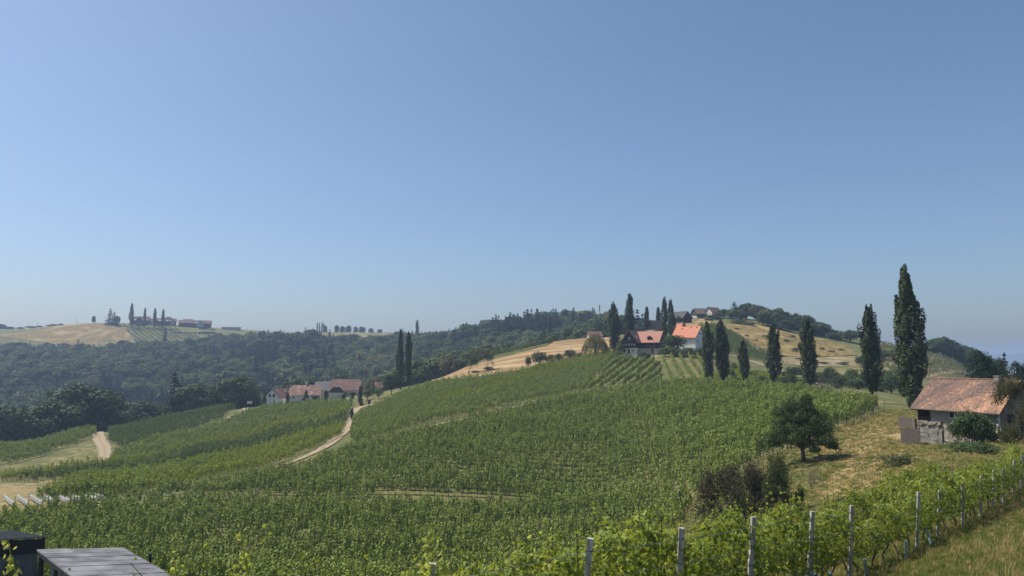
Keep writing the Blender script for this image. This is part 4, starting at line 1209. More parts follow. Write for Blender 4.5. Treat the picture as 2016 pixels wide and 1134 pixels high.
lt = limb_tree('thicket_green', 33, [((rng.uniform(-1.2,1.2), rng.uniform(-.6,.6), -.2), (rng.normal(0,.3), rng.normal(0,.3), 1), 1.6, .11, 4) for _ in range(5)],
                16000, .075, 'olive', cluster=.28, min_r=.012, spread=.7, keep=.76, kids=(2, 3))
scaled_limb_tree('broadleaf_tree', 'olive green tree with a black gnarled base in front of the large tree', 1530, 893, 50, 125, lt)
lt = limb_tree('thicket_dark', 34, [((rng.uniform(-1,1), rng.uniform(-.6,.6), -.2), (rng.normal(0,.3), rng.normal(0,.3), 1), 1.5, .09, 4) for _ in range(4)],
                9000, .07, 'oak', DEADW, cluster=.25, min_r=.012, spread=.7, keep=.76, kids=(2, 3))
scaled_limb_tree('thicket_tree', 'low dark thicket at the left edge of the brown stems', 1412, 950, 54, 115, lt)
lt = limb_tree('dead_tree', 41, [((0,0,-.2), (0,0,1), 1.0, .11, 6), ((0,0,.5), (.7,0,.6), .9, .06, 4), ((0,0,.6), (-.6,.2,.8), .9, .06, 4)], 0, .05, 'dry', plain('grey_red_twig', (.09,.065,.055), (.20,.15,.13), 5, .95), min_r=.008, spread=.6, keep=.74, kids=(2, 3))
scaled_limb_tree('dead_tree', 'small bare reddish grey dead tree right of the thicket', 1597, 915, 58, 46, lt)
lt = limb_tree('right_tree', 51, [((0,0,-.3), (-.1,0,1), 2.2, .20, 5), ((0,0,1.5), (-.9,-.2,.7), 2.4, .12, 4), ((0,0,1.8), (.6,.3,.9), 2.2, .12, 4), ((0,0,1.5), (-.3,-.8,.6), 2, .1, 4)],
                16000, .085, 'brown', cluster=.32, min_r=.014, spread=.62, keep=.78, kids=(2, 3))
scaled_limb_tree('broadleaf_tree', 'browning leafy tree hanging over the right end of the hut roof', 2022, 738, 68.5, 122, lt)
lt = limb_tree('fig', 55, [((rng.uniform(-1.2,1.2), rng.uniform(-.5,.5), -.2), (rng.normal(0,.5), rng.normal(0,.4), 1), 1.1, .06, 4) for _ in range(9)],
                9000, .10, 'fig', cluster=.20, min_r=.012, spread=.7, keep=.72, kids=(2, 3))
scaled_limb_tree('fig_bush', 'large dense dark green bush in front of the hut wall', 1905, 808, 71.0, 100, lt, 'bush')

# heap of cut branches
s0 = spot(1608, 172)
b = MB(); rg = np.random.default_rng(8)
for i in range(420):
    a = rg.uniform(0, 6.28); q = math.sqrt(rg.uniform(0, 1)); x, y = math.cos(a)*q*5.6, math.sin(a)*q*3
    z = 2.6*(1 - q**1.6)*rg.uniform(.1, 1.05); L = rg.uniform(.8, 2.6); a2 = rg.uniform(0, 6.28); e = rg.normal(.05, .22)
    d = Vector((math.cos(a2)*math.cos(e), math.sin(a2)*math.cos(e), math.sin(e)))*L/2
    p = Vector((x, y, z + .1))
    b.tube([p - d, p + Vector(rg.normal(0, .12, 3)), p + d], [.07, .055, .03], 4, cap=False)
tag(b.build('brush_pile', [plain('cut_branch', (.10,.075,.06), (.26,.21,.18), 2, .95)], None, False, s0), 'long heap of cut grey brown branches behind a poplar', 'brush pile')
# ------------------------------------------------------------------ buildings
W_WHITE = plain('white_render', (.62,.60,.56), (.74,.72,.68), 1.2, .9, coord='Object')
W_CREAM = plain('cream_render', (.56,.50,.40), (.70,.64,.53), 1.0, .9)
W_GREY = plain('weathered_render', (.36,.35,.34), (.46,.45,.43), 1.0, .9)
W_DARK = plain('dark_stained_timber', (.022,.017,.015), (.045,.034,.028), 3, .85, stretch=(1, 1, 9))
W_BROWN = plain('brown_timber', (.07,.05,.038), (.13,.095,.07), 3, .9, stretch=(9, 9, 1))
T_RED = tilemat('red_brown_tiles', (.11,.055,.042), (.17,.085,.062), (.21,.115,.085))
T_ORANGE = tilemat('orange_tiles', (.42,.15,.075), (.50,.185,.095), (.45,.165,.085))
T_PINK = tilemat('salmon_tiles', (.33,.145,.095), (.42,.19,.125), (.29,.13,.09))
T_DARK = tilemat('dark_tiles', (.030,.026,.024), (.050,.042,.038), (.04,.034,.03))
T_BROWN = tilemat('old_brown_tiles', (.15,.10,.08), (.22,.15,.12), (.18,.12,.10))
T_RUST = tilemat('rusty_tiles', (.14,.085,.065), (.26,.14,.09), (.40,.22,.15))
T_GREY = tilemat('grey_brown_roof', (.10,.095,.095), (.15,.14,.135), (.12,.11,.11))
PANE = plain('window_pane', (.02,.025,.03), (.05,.055,.065), 2, .15, spec=.8)
PALEP = plain('curtained_pane', (.35,.35,.34), (.55,.55,.53), 2, .4)
FRAME = plain('window_frame', (.5,.48,.45), (.6,.58,.55), 3, .6)
FRAMED = plain('dark_window_frame', (.03,.022,.018), (.05,.04,.03), 3, .7)
DOOR = plain('wooden_door', (.09,.05,.03), (.14,.08,.05), 4, .7, stretch=(8,8,1))
CONC = plain('old_concrete', (.13,.12,.105), (.24,.225,.195), 1.6, .95, .4)

def solid(name, polys, thick, mat, parent):
    bm = bmesh.new(); cache = {}
    for pg in polys:
        vs = []
        for p in pg:
            k = tuple(round(c, 4) for c in p)
            if k not in cache: cache[k] = bm.verts.new(p)
            vs.append(cache[k])
        bm.faces.new(vs)
    bmesh.ops.recalc_face_normals(bm, faces=bm.faces[:])
    bmesh.ops.solidify(bm, geom=bm.faces[:], thickness=-thick)
    bmesh.ops.recalc_face_normals(bm, faces=bm.faces[:])
    me = bpy.data.meshes.new(name); bm.to_mesh(me); bm.free(); me.materials.append(mat)
    return link(name, me, parent)

def volume(root, L, W, wh, rh, wallm, roofm, hip=0.0, over=.55, x0=0, y0=0, rot=0, upper=None, z0=0, below=1.6):
    """walls with gables and a pitched roof; ridge along local x (or y if rot)"""
    Mx = Matrix.Translation((x0, y0, z0)) @ Matrix.Rotation(rot, 4, 'Z')
    def T(p): return tuple(Mx @ Vector(p))
    yh, zh = W/2*hip, wh + rh*(1-hip)
    g = [(-W/2, -below), (W/2, -below), (W/2, wh), (yh, zh), (-yh, zh), (-W/2, wh)]
    if hip == 0: g = [(-W/2, -below), (W/2, -below), (W/2, wh), (0, wh+rh), (-W/2, wh)]
    n = len(g)
    V = [T((-L/2, y, z)) for y, z in g] + [T((L/2, y, z)) for y, z in g]
    Fc = [tuple(range(n-1, -1, -1)), tuple(range(n, 2*n))] + [(i, (i+1) % n, (i+1) % n + n, i+n) for i in range(n)]
    wall = link('wall', mesh('wall', V, Fc, wallm), root)
    if upper:                                     # timber cladding standing proud of the render, from a height up
        zc, um = upper
        e = .04
        g2 = [(-W/2-e, zc), (W/2+e, zc), (W/2+e, wh), (0, wh+rh*1.0-.02), (-W/2-e, wh)] if hip == 0 else [(-W/2-e, zc), (W/2+e, zc), (W/2+e, wh), (yh, zh), (-yh, zh), (-W/2-e, wh)]
        n = len(g2)
        V = [T((-L/2-e, y, z)) for y, z in g2] + [T((L/2+e, y, z)) for y, z in g2]
        Fc = [tuple(range(n-1, -1, -1)), tuple(range(n, 2*n))] + [(i, (i+1) % n, (i+1) % n + n, i+n) for i in range(n)]
        link('cladding', mesh('cladding', V, Fc, um), root)
    s = rh/(W/2); ey = W/2 + over; ez = wh - over*s + .10; rz = wh + rh + .10; xe = L/2 + over
    zh += .10
    if hip: xr = xe - hip*W/2*.9
    polys = []
    for sg in (1, -1):
        if hip: pg = [(-xe, sg*ey, ez), (xe, sg*ey, ez), (xe, sg*yh, zh), (xr, 0, rz), (-xr, 0, rz), (-xe, sg*yh, zh)]
        else: pg = [(-xe, sg*ey, ez), (xe, sg*ey, ez), (xe, 0, rz), (-xe, 0, rz)]
        polys.append([T(p) for p in pg])
    if hip:
        for sx in (1, -1): polys.append([T(p) for p in [(sx*xe, -yh, zh), (sx*xe, yh, zh), (sx*xr, 0, rz)]])
    roof = solid('roof', polys, .16, roofm, root)
    b = MB()                                       # ridge tiles
    xx = xr if hip else xe
    b.tube([T((-xx, 0, rz+.02)), T((xx, 0, rz+.02))], .12, 6)
    b.build('ridge_tiles', [roofm], roof)
    return wall, roof, T

def win(root, T, side, L, W, u, z, w, h, frame=FRAME, pane=PANE, name='window', proud=.05, bars=True):
    """window box on side f(-y) b(+y) l(-x) r(+x); u along the wall, z of its middle"""
    if side in 'fb':
        sg = -1 if side == 'f' else 1
        O = Vector((u, sg*(W/2+proud*.5), z)); ax = Vector((1, 0, 0)); nn = Vector((0, sg, 0))
    else:
        sg = -1 if side == 'l' else 1
        O = Vector((sg*(L/2+proud*.5), u, z)); ax = Vector((0, 1, 0)); nn = Vector((sg, 0, 0))
    o = Vector(T(O)); ax = (Vector(T(O+ax)) - o); nn = (Vector(T(O+nn)) - o); up = Vector((0, 0, 1))
    f = MB(); t = .07
    for a, c_, hx, hz in ((ax, -1, t/2, h/2), (ax, 1, t/2, h/2)): f.obox(o + ax*c_*(w/2-t/2), ax, nn, up, hx, proud/2+.03, hz)
    for c_ in (-1, 1): f.obox(o + up*c_*(h/2-t/2), ax, nn, up, w/2, proud/2+.028, t/2)
    if bars and w > .5: f.obox(o, ax, nn, up, t/3, proud/2+.022, h/2-.01)
    fo = f.build(name, [frame], root)
    p = MB(); p.obox(o + nn*.012, ax, nn, up, w/2-.02, proud/2, h/2-.02); p.build('pane' if name == 'window' else 'panel', [pane], fo)
    return fo

def chimney(roof, T, x, y, z, w=.6, h=1.2, m=None):
    b = MB(); p = Vector(T((x, y, z))); b.box(p.x-w/2, p.x+w/2, p.y-w/2, p.y+w/2, p.z-1, p.z+h); b.box(p.x-w/2-.08, p.x+w/2+.08, p.y-w/2-.08, p.y+w/2+.08, p.z+h, p.z+h+.12)
    b.build('chimney', [m or W_WHITE], roof)

def site(nm, px, D, yaw, label, dz=0, cat='house', group=None, z=None):
    s = spot(px, D)
    if z is not None: s.z = z
    return empty(nm, (s.x, s.y, s.z + dz), yaw, label, cat, group)

# dark timber house with salmon roof and brown cross gable
h = site('timber_house', 1269, 272, R(-30), 'large dark timber house with salmon roof and brown cross gable')
w_, roof, T = volume(h, 13.2, 7.6, 4.3, 3.6, W_CREAM, T_PINK, upper=(2.0, W_DARK))
win(h, T, 'f', 13.2, 7.7, 4.9, 3.4, .5, .7, FRAMED, PALEP); win(h, T, 'f', 13.2, 7.6, 4.4, 1.0, 1.0, 2.0, FRAME, DOOR, 'door')
win(h, T, 'r', 13.28, 7.6, -1.5, 3.2, .8, 1.0, FRAMED, PANE); win(h, T, 'r', 13.28, 7.6, 1.2, 3.2, .8, 1.0, FRAMED, PALEP)
b = MB(); b.box(2.2, 6.5, -4.9, -3.85, 2.05, 2.15); b.box(2.2, 6.5, -4.9, -4.82, 2.15, 3.0)
for i in range(4): b.box(2.2+i*1.4, 2.3+i*1.4, -4.9, -4.8, .0, 4.2)
b.build('balcony', [W_DARK], h)
w2, r2, T2 = volume(h, 6.6, 5.6, 4.4, 3.7, W_CREAM, T_RED, x0=-2.9, y0=-4.4, rot=R(90), upper=(2.05, W_DARK))
for i in range(5): win(h, T2, 'l', 6.68, 5.6, -1.9 + i*.95, 3.3, .62, .95, FRAMED, PALEP, bars=False)
for u, pn, nm, hh, zz in ((-1.8, PANE, 'window', 1.0, 1.2), (-.2, DOOR, 'door', 1.8, .9), (1.5, PANE, 'window', 1.0, 1.2)): win(h, T2, 'l', 6.6, 5.6, -u, zz, .75, hh, FRAME if nm == 'window' else FRAMED, pn, nm)
win(h, T2, 'l', 6.68, 5.6, 0, 5.5, .7, .9, FRAME, PALEP)
b = MB(); b.box(-5.3, -.5, -8.3, -7.75, 4.25, 4.35); b.box(-5.3, -.5, -8.32, -8.25, 4.35, 4.95); b.build('gallery', [W_DARK], h)
b = MB()                                               # eyebrow dormer in the salmon roof
b.add([(2.3,-3.3,5.0),(3.9,-3.3,5.0),(3.9,-3.3,5.9),(3.1,-3.3,6.4),(2.3,-3.3,5.9),(2.3,-1.0,5.0),(3.9,-1.0,5.0),(3.9,-1.0,5.9),(3.1,-1.0,6.4),(2.3,-1.0,5.9)], [(4,3,2,1,0),(0,1,6,5),(1,2,7,6),(4,0,5,9),(2,3,8,7),(3,4,9,8)])
b.add([(2.0,-3.6,5.7),(3.1,-3.6,6.5),(4.2,-3.6,5.7),(4.2,-.8,5.7),(3.1,-.8,6.5),(2.0,-.8,5.7)], [(0,1,4,5),(1,2,3,4)], 1)
b.build('dormer', [W_DARK, T_RED], roof)
b = MB(); b.obox((-.9,-5.6,6.1), (1,0,-1.3), (0,1,0), (1.3,0,1), .55, .35, .06); b.build('skylight', [FRAME], r2)

# white house with the bright orange roof
h = site('white_house', 1357, 272, R(-40), 'white house with bright orange roof and grey shaded gable')
w_, roof, T = volume(h, 9.2, 8.6, 4.5, 3.9, W_WHITE, T_ORANGE, over=.4)
for u in (-1.6, .3): win(h, T, 'r', 9.2, 8.6, u + .4, 5.9, .95, .8)
for u in (-2.2, 1.7): win(h, T, 'r', 9.2, 8.6, u, 3.1, 1.0 if u < 0 else 1.6, 1.1)
for u in (-2.6, -1.0, .8): win(h, T, 'f', 9.2, 8.6, u, 3.2, 1.3, 1.0)
b = MB(); b.box(-4.63, 4.63, -4.36, 4.36, 4.62, 4.78); b.box(-4.64, 4.64, -4.37, 4.37, 2.25, 2.35); b.build('string_course', [FRAME], h)
for x, y in ((-2.0, -1.2), (1.2, -.6), (3.4, -.7)):
    b = MB(); z = 4.5 + 3.9*(1 + y/4.3); b.tube([(x, y, z), (x, y, z+.75)], .14, 6); b.build('vent_pipe', [T_RED], roof)

# barns and roofs behind them
h = site('dark_barn', 1291, 330, R(46), 'dark timber barn with grey roof behind the thin poplars', cat='barn')
w_, roof, T = volume(h, 9, 6.0, 2.0, 3.2, W_GREY, T_DARK, upper=(1.2, W_DARK))
win(h, T, 'l', 9.08, 6.0, 0, 3.2, .7, .7, FRAMED, PANE)
b = MB(); b.obox((-7.0, -1.5, .0), (1,0,.35), (0,1,0), (-.35,0,1), 3.0, 1.6, .12); b.build('ramp', [CONC], h)
h = site('orange_roofed_house', 1338, 302, R(106), 'small house with orange and brown gable roof behind the white house')
volume(h, 5.5, 4.0, 3.4, 2.6, W_GREY, T_ORANGE, upper=(2.6, W_DARK)); volume(h, 5.5, 4.6, 3.9, 2.9, W_GREY, T_RED, x0=2.6, y0=-1.6)
h = site('black_barn', 1339, 392, R(-55), 'black barn with pointed gable on the slope below the hilltop', cat='barn')
volume(h, 10, 7.0, 2.9, 3.3, W_DARK, T_DARK)
# hilltop village
def simple(nm, px, D, yaw, L, W, wh, rh, wm, rm, label, cat='house', hip=0, wins=(), over=.5, dz=0, group=None, upper=None, ch=()):
    h = site(nm, px, D, R(yaw), label, dz, cat, group)
    w_, roof, T = volume(h, L, W, wh, rh, wm, rm, hip=hip, over=over, upper=upper)
    for (sd, u, z, w, hh) in wins: win(h, T, sd, L, W, u, z, w, hh, FRAMED if wm in (W_DARK, W_BROWN) else FRAME)
    for (x, y, z) in ch: chimney(roof, T, x, y, z)
    return h, T, roof
simple('hilltop_house', 1378, 440, 22, 8.4, 5.5, 2.4, 3.0, W_GREY, T_BROWN, 'hilltop house with dark brown roof and dark gable, leftmost of the village', hip=.25, upper=(1.2, W_DARK), wins=(('l', 0, 2.6, .8, .8),))
simple('hilltop_house', 1404, 440, 38, 8.8, 5.2, 3.4, 2.6, W_CREAM, T_RED, 'hilltop house with cream gable and red brown roof', wins=(('l', -1, 2.2, .7, .9), ('l', 1, 2.2, .7, .9), ('f', 0, 2, .8, .9)))
simple('hilltop_house', 1459, 446, -30, 6, 5.0, 3.6, 2.6, W_DARK, T_DARK, 'dark roofed hilltop house half hidden in the tall trees')
simple('garden_shed', 1449, 424, 10, 2.6, 2, 1.4, .7, W_WHITE, W_WHITE, 'tiny white shed among the hilltop trees', 'shed', over=.15)
simple('farm_building', 1503, 440, -12, 8.5, 5, 3.6, 2.2, W_BROWN, T_BROWN, 'long hilltop building with grey brown roof right of the trees')
simple('farm_building', 1524, 438, -14, 7.6, 5, 3.0, 2.0, W_BROWN, T_RUST, 'lower hilltop building with red brown roof beside the wooden barn')
simple('wooden_barn', 1545, 430, -44, 7, 5.0, 2.6, 2.2, W_BROWN, T_BROWN, 'brown wooden barn at the right end of the hilltop village', 'barn', wins=(('r', 0, 1.4, 1.6, 1.8),))

# houses on the ridge and in the wooded valley
simple('ridge_house', 1170, 338, 12, 5.8, 4.4, 2.0, 1.8, W_CREAM, T_RED, 'cream house with brown roof right behind the willow', dz=-.3)
simple('valley_house', 1056, 415, -15, 9, 7, 2.6, 3.6, W_CREAM, T_BROWN, 'house with brown roof half hidden in the wooded valley', hip=.2, dz=3.6)
simple('garden_hut', 745, 296, 20, 2.2, 2.2, 1.8, 1.3, W_CREAM, T_RUST, 'small hut with pinkish roof at the wood edge beside the farm', 'hut', dz=.6)

# the farm
h, T, roof = simple('white_farmhouse', 550, 299, 72, 10, 7.0, 2.6, 3.3, W_WHITE, T_RED, 'white gabled farmhouse with red brown roof at the left of the farm', over=.35, dz=.3)
win(h, T, 'l', 10, 7, .9, 3.4, .95, 1.3, FRAMED); win(h, T, 'l', 10, 7, -.9, 3.4, .95, 1.3, FRAMED); win(h, T, 'l', 10, 7, -1.0, .6, .6, 1.7, FRAMED, DOOR, 'door')
b = MB(); b.box(-5.6, -4.2, -4.4, 4.0, -2.5, -.35); b.build('terrace_wall', [plain('dark_rubble', (.08,.075,.07), (.16,.15,.13), 2, .95)], h)
chimney(roof, T, 1.5, -1.4, 4.4, .4, .9)
h, T, roof = simple('farm_barn', 601, 299, 12, 11.6, 7.4, 2.7, 3.5, W_WHITE, T_RUST, 'long white farm building with rusty red half hipped roof', hip=.38, over=.4, dz=.2, ch=((.2, .3, 6.2),))
win(h, T, 'f', 11.6, 7.4, -4.2, 1.7, .7, .7, FRAMED); win(h, T, 'f', 11.6, 7.4, -.5, 1.0, 1.2, .9, FRAMED); win(h, T, 'f', 11.6, 7.4, 4.2, .8, 3.0, 2.8, FRAMED, PANE, 'door')  # last one: dark panel painted in for the shade of an open shed bay
b = MB(); b.box(-5.3, -3.0, -4.6, -3.75, -.6, .05); b.build('cellar_wall', [CONC], h)
simple('farm_barn', 648, 312, 12, 11, 7, 3.0, 3.4, W_GREY, T_GREY, 'grey roofed farm building between the two red roofs', 'barn', over=.4, dz=.6)
h = site('farmhouse', 680, 306, R(10), 'largest farmhouse with wide red brown roof and half hipped dormer wing')
w_, roof, T = volume(h, 11.5, 8.5, 3.2, 3.9, W_CREAM, T_RED, hip=.25)
volume(h, 5.5, 5.6, 2.6, 2.7, W_CREAM, T_BROWN, hip=.4, x0=-3.2, y0=-4.6, rot=R(90), upper=(2.2, W_BROWN))
for u in (.5, 2.2, 4.0): win(h, T, 'f', 11.5, 8.5, u, 1.6, .8, 1.1)
chimney(roof, T, .2, .4, 6.3, .6, 1.0, T_DARK)
# houses on the far left hill
FT = 'row of red roofed houses on the far left hill'
for px, D, specs, lb in ((278, 905, [(0,0,19,8,4.2,4.2,0,T_RED), (-1.5,-3,9,7.5,3.6,4.6,90,T_RED), (10,-1,6,6,2.6,3.0,0,T_BROWN)], 'leftmost red roofed house on the far hill with a wide front gable'),
                         (326, 905, [(0,0,23,8,3.6,3.4,0,T_RED), (3,-.5,5,6,4.6,4.2,0,T_RED), (8,-2,5,5,3.4,3.0,90,T_RUST)], 'middle red roofed house on the far hill with pale skylights'),
                         (384, 910, [(0,0,37,8,3.8,3.6,0,T_RED), (6,-3,8,8,3.4,3.9,90,T_RED), (-8,-.5,10,8,4.4,4.2,0,T_BROWN)], 'longest red roofed house on the far hill with one front gable')):
    h = site('hill_house', px, D, R(20 if px < 350 else 22), lb, 1.2, 'house', FT)
    for x0, y0, L, W, wh, rh, rt, rm in specs:
        w_, roof, T = volume(h, L, W, wh, rh, W_BROWN if wh > 3.5 else W_GREY, rm, x0=x0, y0=y0, rot=R(rt), over=.6)
    for i in range(4):
        x = -6 + i*4; b = MB(); b.obox((x, -4.0-.2, 4.3), (1,0,0), (0,1,1), (0,-1,1), 1.0, .7, .25); b.build('skylight', [FRAME], roof)
    w_ = win(h, T, 'f', L, W, 0, 1.2, 2.0, 1.6)
h = site('retaining_wall', 385, 880, R(20), 'long pale retaining wall below the far hill houses', 0, 'wall')
b = MB(); b.box(-26, 2, 0, .5, -2, 1.6); b.box(6, 22, -1, -.5, -2, 2.6); b.build('wall', [CONC], h)
b = MB(); b.box(-19, -14, -.3, .1, -1, 1.7); b.box(3, 5.6, -1, -.6, -1, 2.0); b.build('garage_door', [W_DARK], h)
simple('low_shed', 455, 935, 14, 22, 9, 2.6, .5, W_GREY, T_GREY, 'low flat grey shed right of the far hill houses', 'shed')
for px, D, lb in ((265, 822, 'small pale hut at the foot of the far striped vineyard'), (385, 822, 'small pale hut at the wood edge below the far long house')):
    simple('field_hut', px, D, 10, 3.6, 2.5, 1.3, .3, W_WHITE, W_WHITE, lb, 'hut', over=.1)

# ------------------------------------------------------------------ the old hut
HA = np.array([43.9, 81.0]); HB = np.array([47.55, 73.0])
hd = unit((HB - HA)); hyaw = math.atan2(hd[1], hd[0]); HL = 8.8; HW = 6.2
hut = empty('old_hut', (HA[0], HA[1], -7.35), hyaw, 'old stone and block hut with patchy orange and brown tiled roof', 'hut')
EZ, RZ = 2.62, 5.25                                  # eave and ridge above the hut base
W_HUT = plain('stained_plaster', (.165,.145,.11), (.27,.24,.19), 1.1, .95, .3, c3=(.15,.17,.14))
W_RUB = plain('rubble_plinth', (.18,.155,.12), (.36,.32,.26), 2.2, .95, .6)
W_BLK = plain('grey_block', (.19,.17,.145), (.31,.28,.245), 1.5, .95, .3, use_tone=.35)
W_OLD = plain('old_board', (.085,.065,.055), (.17,.14,.12), 3, .9, .3, stretch=(9,9,1))
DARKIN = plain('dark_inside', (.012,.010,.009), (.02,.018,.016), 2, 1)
b = MB()                                             # walls with real openings, 0.35 thick
def wall_x(y0, y1, x0, x1, z0, z1): b.box(x0, x1, y0, y1, z0, z1)
t = .35
wall_x(0, t, 1.5, 3.62, .95, EZ); wall_x(0, t, 4.22, HL, .95, EZ); wall_x(0, t, 3.62, 4.22, .95, 1.45); wall_x(0, t, 3.62, 4.22, 2.05, EZ)
b.build('front_wall', [W_HUT], hut)
b = MB()
for y0, y1, z0, z1 in ((t, 1.3, -1.6, EZ), (1.3, 2.0, -1.6, 1.3), (1.3, 2.0, 2.05, EZ), (2.0, 3.2, -1.6, EZ), (3.2, 4.1, 2.2, EZ), (3.2, 4.1, -1.6, .2), (4.1, HW, -1.6, EZ)): b.box(HL-t, HL, y0, y1, z0, z1)
b.add([(HL-t, 0, EZ), (HL, 0, EZ), (HL, HW, EZ), (HL-t, HW, EZ), (HL-t, HW/2, RZ-.12), (HL, HW/2, RZ-.12)], [(1,2,5), (0,4,3), (0,1,5,4), (2,3,4,5)])
b.build('end_wall', [plain('stained_end_wall', (.15,.125,.10), (.28,.24,.19), 1.0, .95, .4)], hut)
b = MB()
for y0, y1, z0, z1 in ((1.15, 1.3, 1.2, 2.15), (2.0, 2.15, 1.2, 2.15), (1.15, 2.15, 1.2, 1.3)): b.box(HL+.0, HL+.05, y0, y1, z0, z1)
b.build('end_window_frame', [FRAMED], hut)
b = MB(); b.box(0, HL-t, HW-t, HW, -1.6, EZ); b.box(0, .12, .17, HW-t, -1.6, EZ-.02)
b.add([(0, 0, EZ), (t, 0, EZ), (t, HW, EZ), (0, HW, EZ), (0, HW/2, RZ-.12), (t, HW/2, RZ-.12)], [(1,2,5), (0,4,3), (0,1,5,4), (2,3,4,5)])
b.build('back_wall', [W_HUT], hut)
b = MB(); b.box(0, HL-t, .40, 1.55, .9, .98); b.box(t, 3.0, 1.6, 1.7, .98, EZ); b.box(1.5, 1.6, .36, 1.6, .98, EZ); b.build('porch_inside', [DARKIN], hut)  # near-black floor and boards stand in for the shade inside the open porch
b = MB(); b.box(.0, .14, .02, .16, .95, EZ-.05); b.box(1.34, 1.49, -.01, .14, .95, EZ-.05); b.box(0, 1.5, .0, .13, EZ-.2, EZ-.02); b.box(.15, 1.33, .05, .10, 1.0, 1.35); b.build('porch_post', [W_DARK], hut)
b = MB()                                             # rubble plinth, uneven stones
rg = np.random.default_rng(12)
for k in range(46):
    x = rg.uniform(.0, HL-.3); z = rg.uniform(-.1, .9); s = rg.uniform(.12, .3)
    b.obox((x, -.02, z), (1, rg.normal(0,.2), rg.normal(0,.3)), (0,1,0), (0,0,1), s, .12, s*.55, 0, rg.uniform(0, 1))
b.box(-.02, HL, .02, .38, -1.6, .95); b.build('stone_plinth', [W_RUB], hut)['kind'] = 'stuff'
blk = MB(); blk.box(-.235, .235, -.03, .03, -.115, .115); bme = blk.mesh('block', [W_BLK])
for r_ in range(7):
    for c_ in range(7):
        x = 1.75 + c_*.49 + (.24 if r_ % 2 else 0); z = 1.08 + r_*.245
        if x > 4.75 or (3.4 < x < 4.45 and 1.3 < z < 2.25) or z > EZ-.12: continue
        o = link('block', bme, hut, (x, -.005 + rg.normal(0, .008), z)); o.rotation_euler = (0, rg.normal(0, .01), 0)
f = MB()
for x0, x1, z0, z1 in ((3.55, 3.64, 1.38, 2.12), (4.20, 4.29, 1.38, 2.12), (3.64, 4.20, 2.03, 2.12), (3.64, 4.20, 1.38, 1.47)): f.box(x0, x1, -.06, .05, z0, z1)
wf = f.build('window', [plain('cream_frame', (.45,.40,.30), (.55,.5,.4), 4, .8)], hut)
p = MB(); p.box(3.64, 4.20, .22, .25, 1.45, 2.05); p.build('pane', [PANE], wf)
b = MB(); b.box(4.85, 4.97, -.08, 0, .95, EZ); b.build('wall_post', [FRAMED], hut)
b = MB(); b.box(HL-.1, HL+.06, -.07, -.005, .4, EZ-.1); b.build('corner_board', [W_GREY], hut)
b = MB(); b.obox((HL-.5, -.12, .75), (1,0,-.2), (0,1,0), (.2,0,1), .35, .08, .5); b.obox((HL-1.0, -.1, .3), (1,0,-.1), (0,1,0), (.1,0,1), .3, .06, .4); b.build('broken_render', [W_CREAM], hut)
# roof: boarding below, single tiles above
slope = (RZ-EZ)/(HW/2); ang = math.atan(slope)
ov = .55; xe0, xe1 = -.45, HL + .40
polys = [[(xe0, -ov, EZ-ov*slope-.03), (xe1, -ov, EZ-ov*slope-.03), (xe1, HW/2, RZ-.03), (xe0, HW/2, RZ-.03)], [(xe0, HW+ov, EZ-ov*slope-.03), (xe1, HW+ov, EZ-ov*slope-.03), (xe1, HW/2, RZ-.03), (xe0, HW/2, RZ-.03)]]
roof = solid('roof', polys, .10, W_OLD, hut)
def tile_mat():
    m, nt, out = newmat('old_clay_tile')
    t_ = attr(nt, 'tone'); g = nt.nodes.new('ShaderNodeTexCoord')
    nz = noise(nt, g.outputs['Object'], 9, 4)
    c = nt.nodes.new('ShaderNodeValToRGB'); nt.links.new(t_, c.inputs[0])
    els = [(0, (.085,.055,.045)), (.25, (.15,.085,.06)), (.5, (.19,.11,.072)), (.72, (.28,.145,.08)), (1, (.43,.24,.135))]
    while len(c.color_ramp.elements) < len(els): c.color_ramp.elements.new(.5)
    for e, (p_, k) in zip(c.color_ramp.elements, els): e.position = p_; e.color = (*k, 1)
    cc = mixc(nt, math_(nt, 'MULTIPLY', ramp(nt, nz, .45, .7), .4), c.outputs[0], (.10,.085,.07))
    p_ = nt.nodes.new('ShaderNodeBsdfPrincipled'); nt.links.new(cc, p_.inputs['Base Color']); p_.inputs['Roughness'].default_value = .85
    nt.links.new(p_.outputs[0], out.inputs[0]); return m
tiles = MB(); rg = np.random.default_rng(9)
sl = math.hypot(HW/2 + ov, RZ - EZ + ov*slope); nr = 20; nc = 48
for face in (0, 1):
    for r_ in range(nr):
        for c_ in range(nc):
            u = (c_ + .5 + (.5 if r_ % 2 else 0)*.0)/nc; d = (r_ + .5)/nr
            x = xe0 + (xe1-xe0)*u; q = d*sl
            y = -ov + q*math.cos(ang) if face == 0 else HW + ov - q*math.cos(ang)
            z = EZ - ov*slope + .10 + q*math.sin(ang) + .035
            # newer, brighter tiles: lower right half and two diagonal repairs
            k = .24 + .16*math.sin(x*1.3 + d*4) * .5 + .10*math.sin(x*2.9 - d*9)
            if u > .30 + d*.75 and d < .55: k += .34
            if u > .75 and d < .75: k += .22
            if abs(u - (.18 + d*.42)) < .06: k += .30
            if abs(u - (.02 + d*.30)) < .015: k -= .2
            if face == 0 and .80 < u < .83 and .80 < d < .95: continue
            k += .15*rg.normal() + .05*math.sin(r_*2.7)
            nn = Vector((0, -math.sin(ang) if face == 0 else math.sin(ang), math.cos(ang))); up = Vector((0, math.cos(ang) if face == 0 else -math.cos(ang), math.sin(ang)))
            nn2 = (nn - up*.16).normalized()
            tiles.obox((x + rg.normal(0, .006), y, z + rg.normal(0, .008)), (1, rg.normal(0,.01), 0), up + nn*.22, nn2, (xe1-xe0)/nc*.47, sl/nr*.62, .017, 0, min(1, max(0, k)))
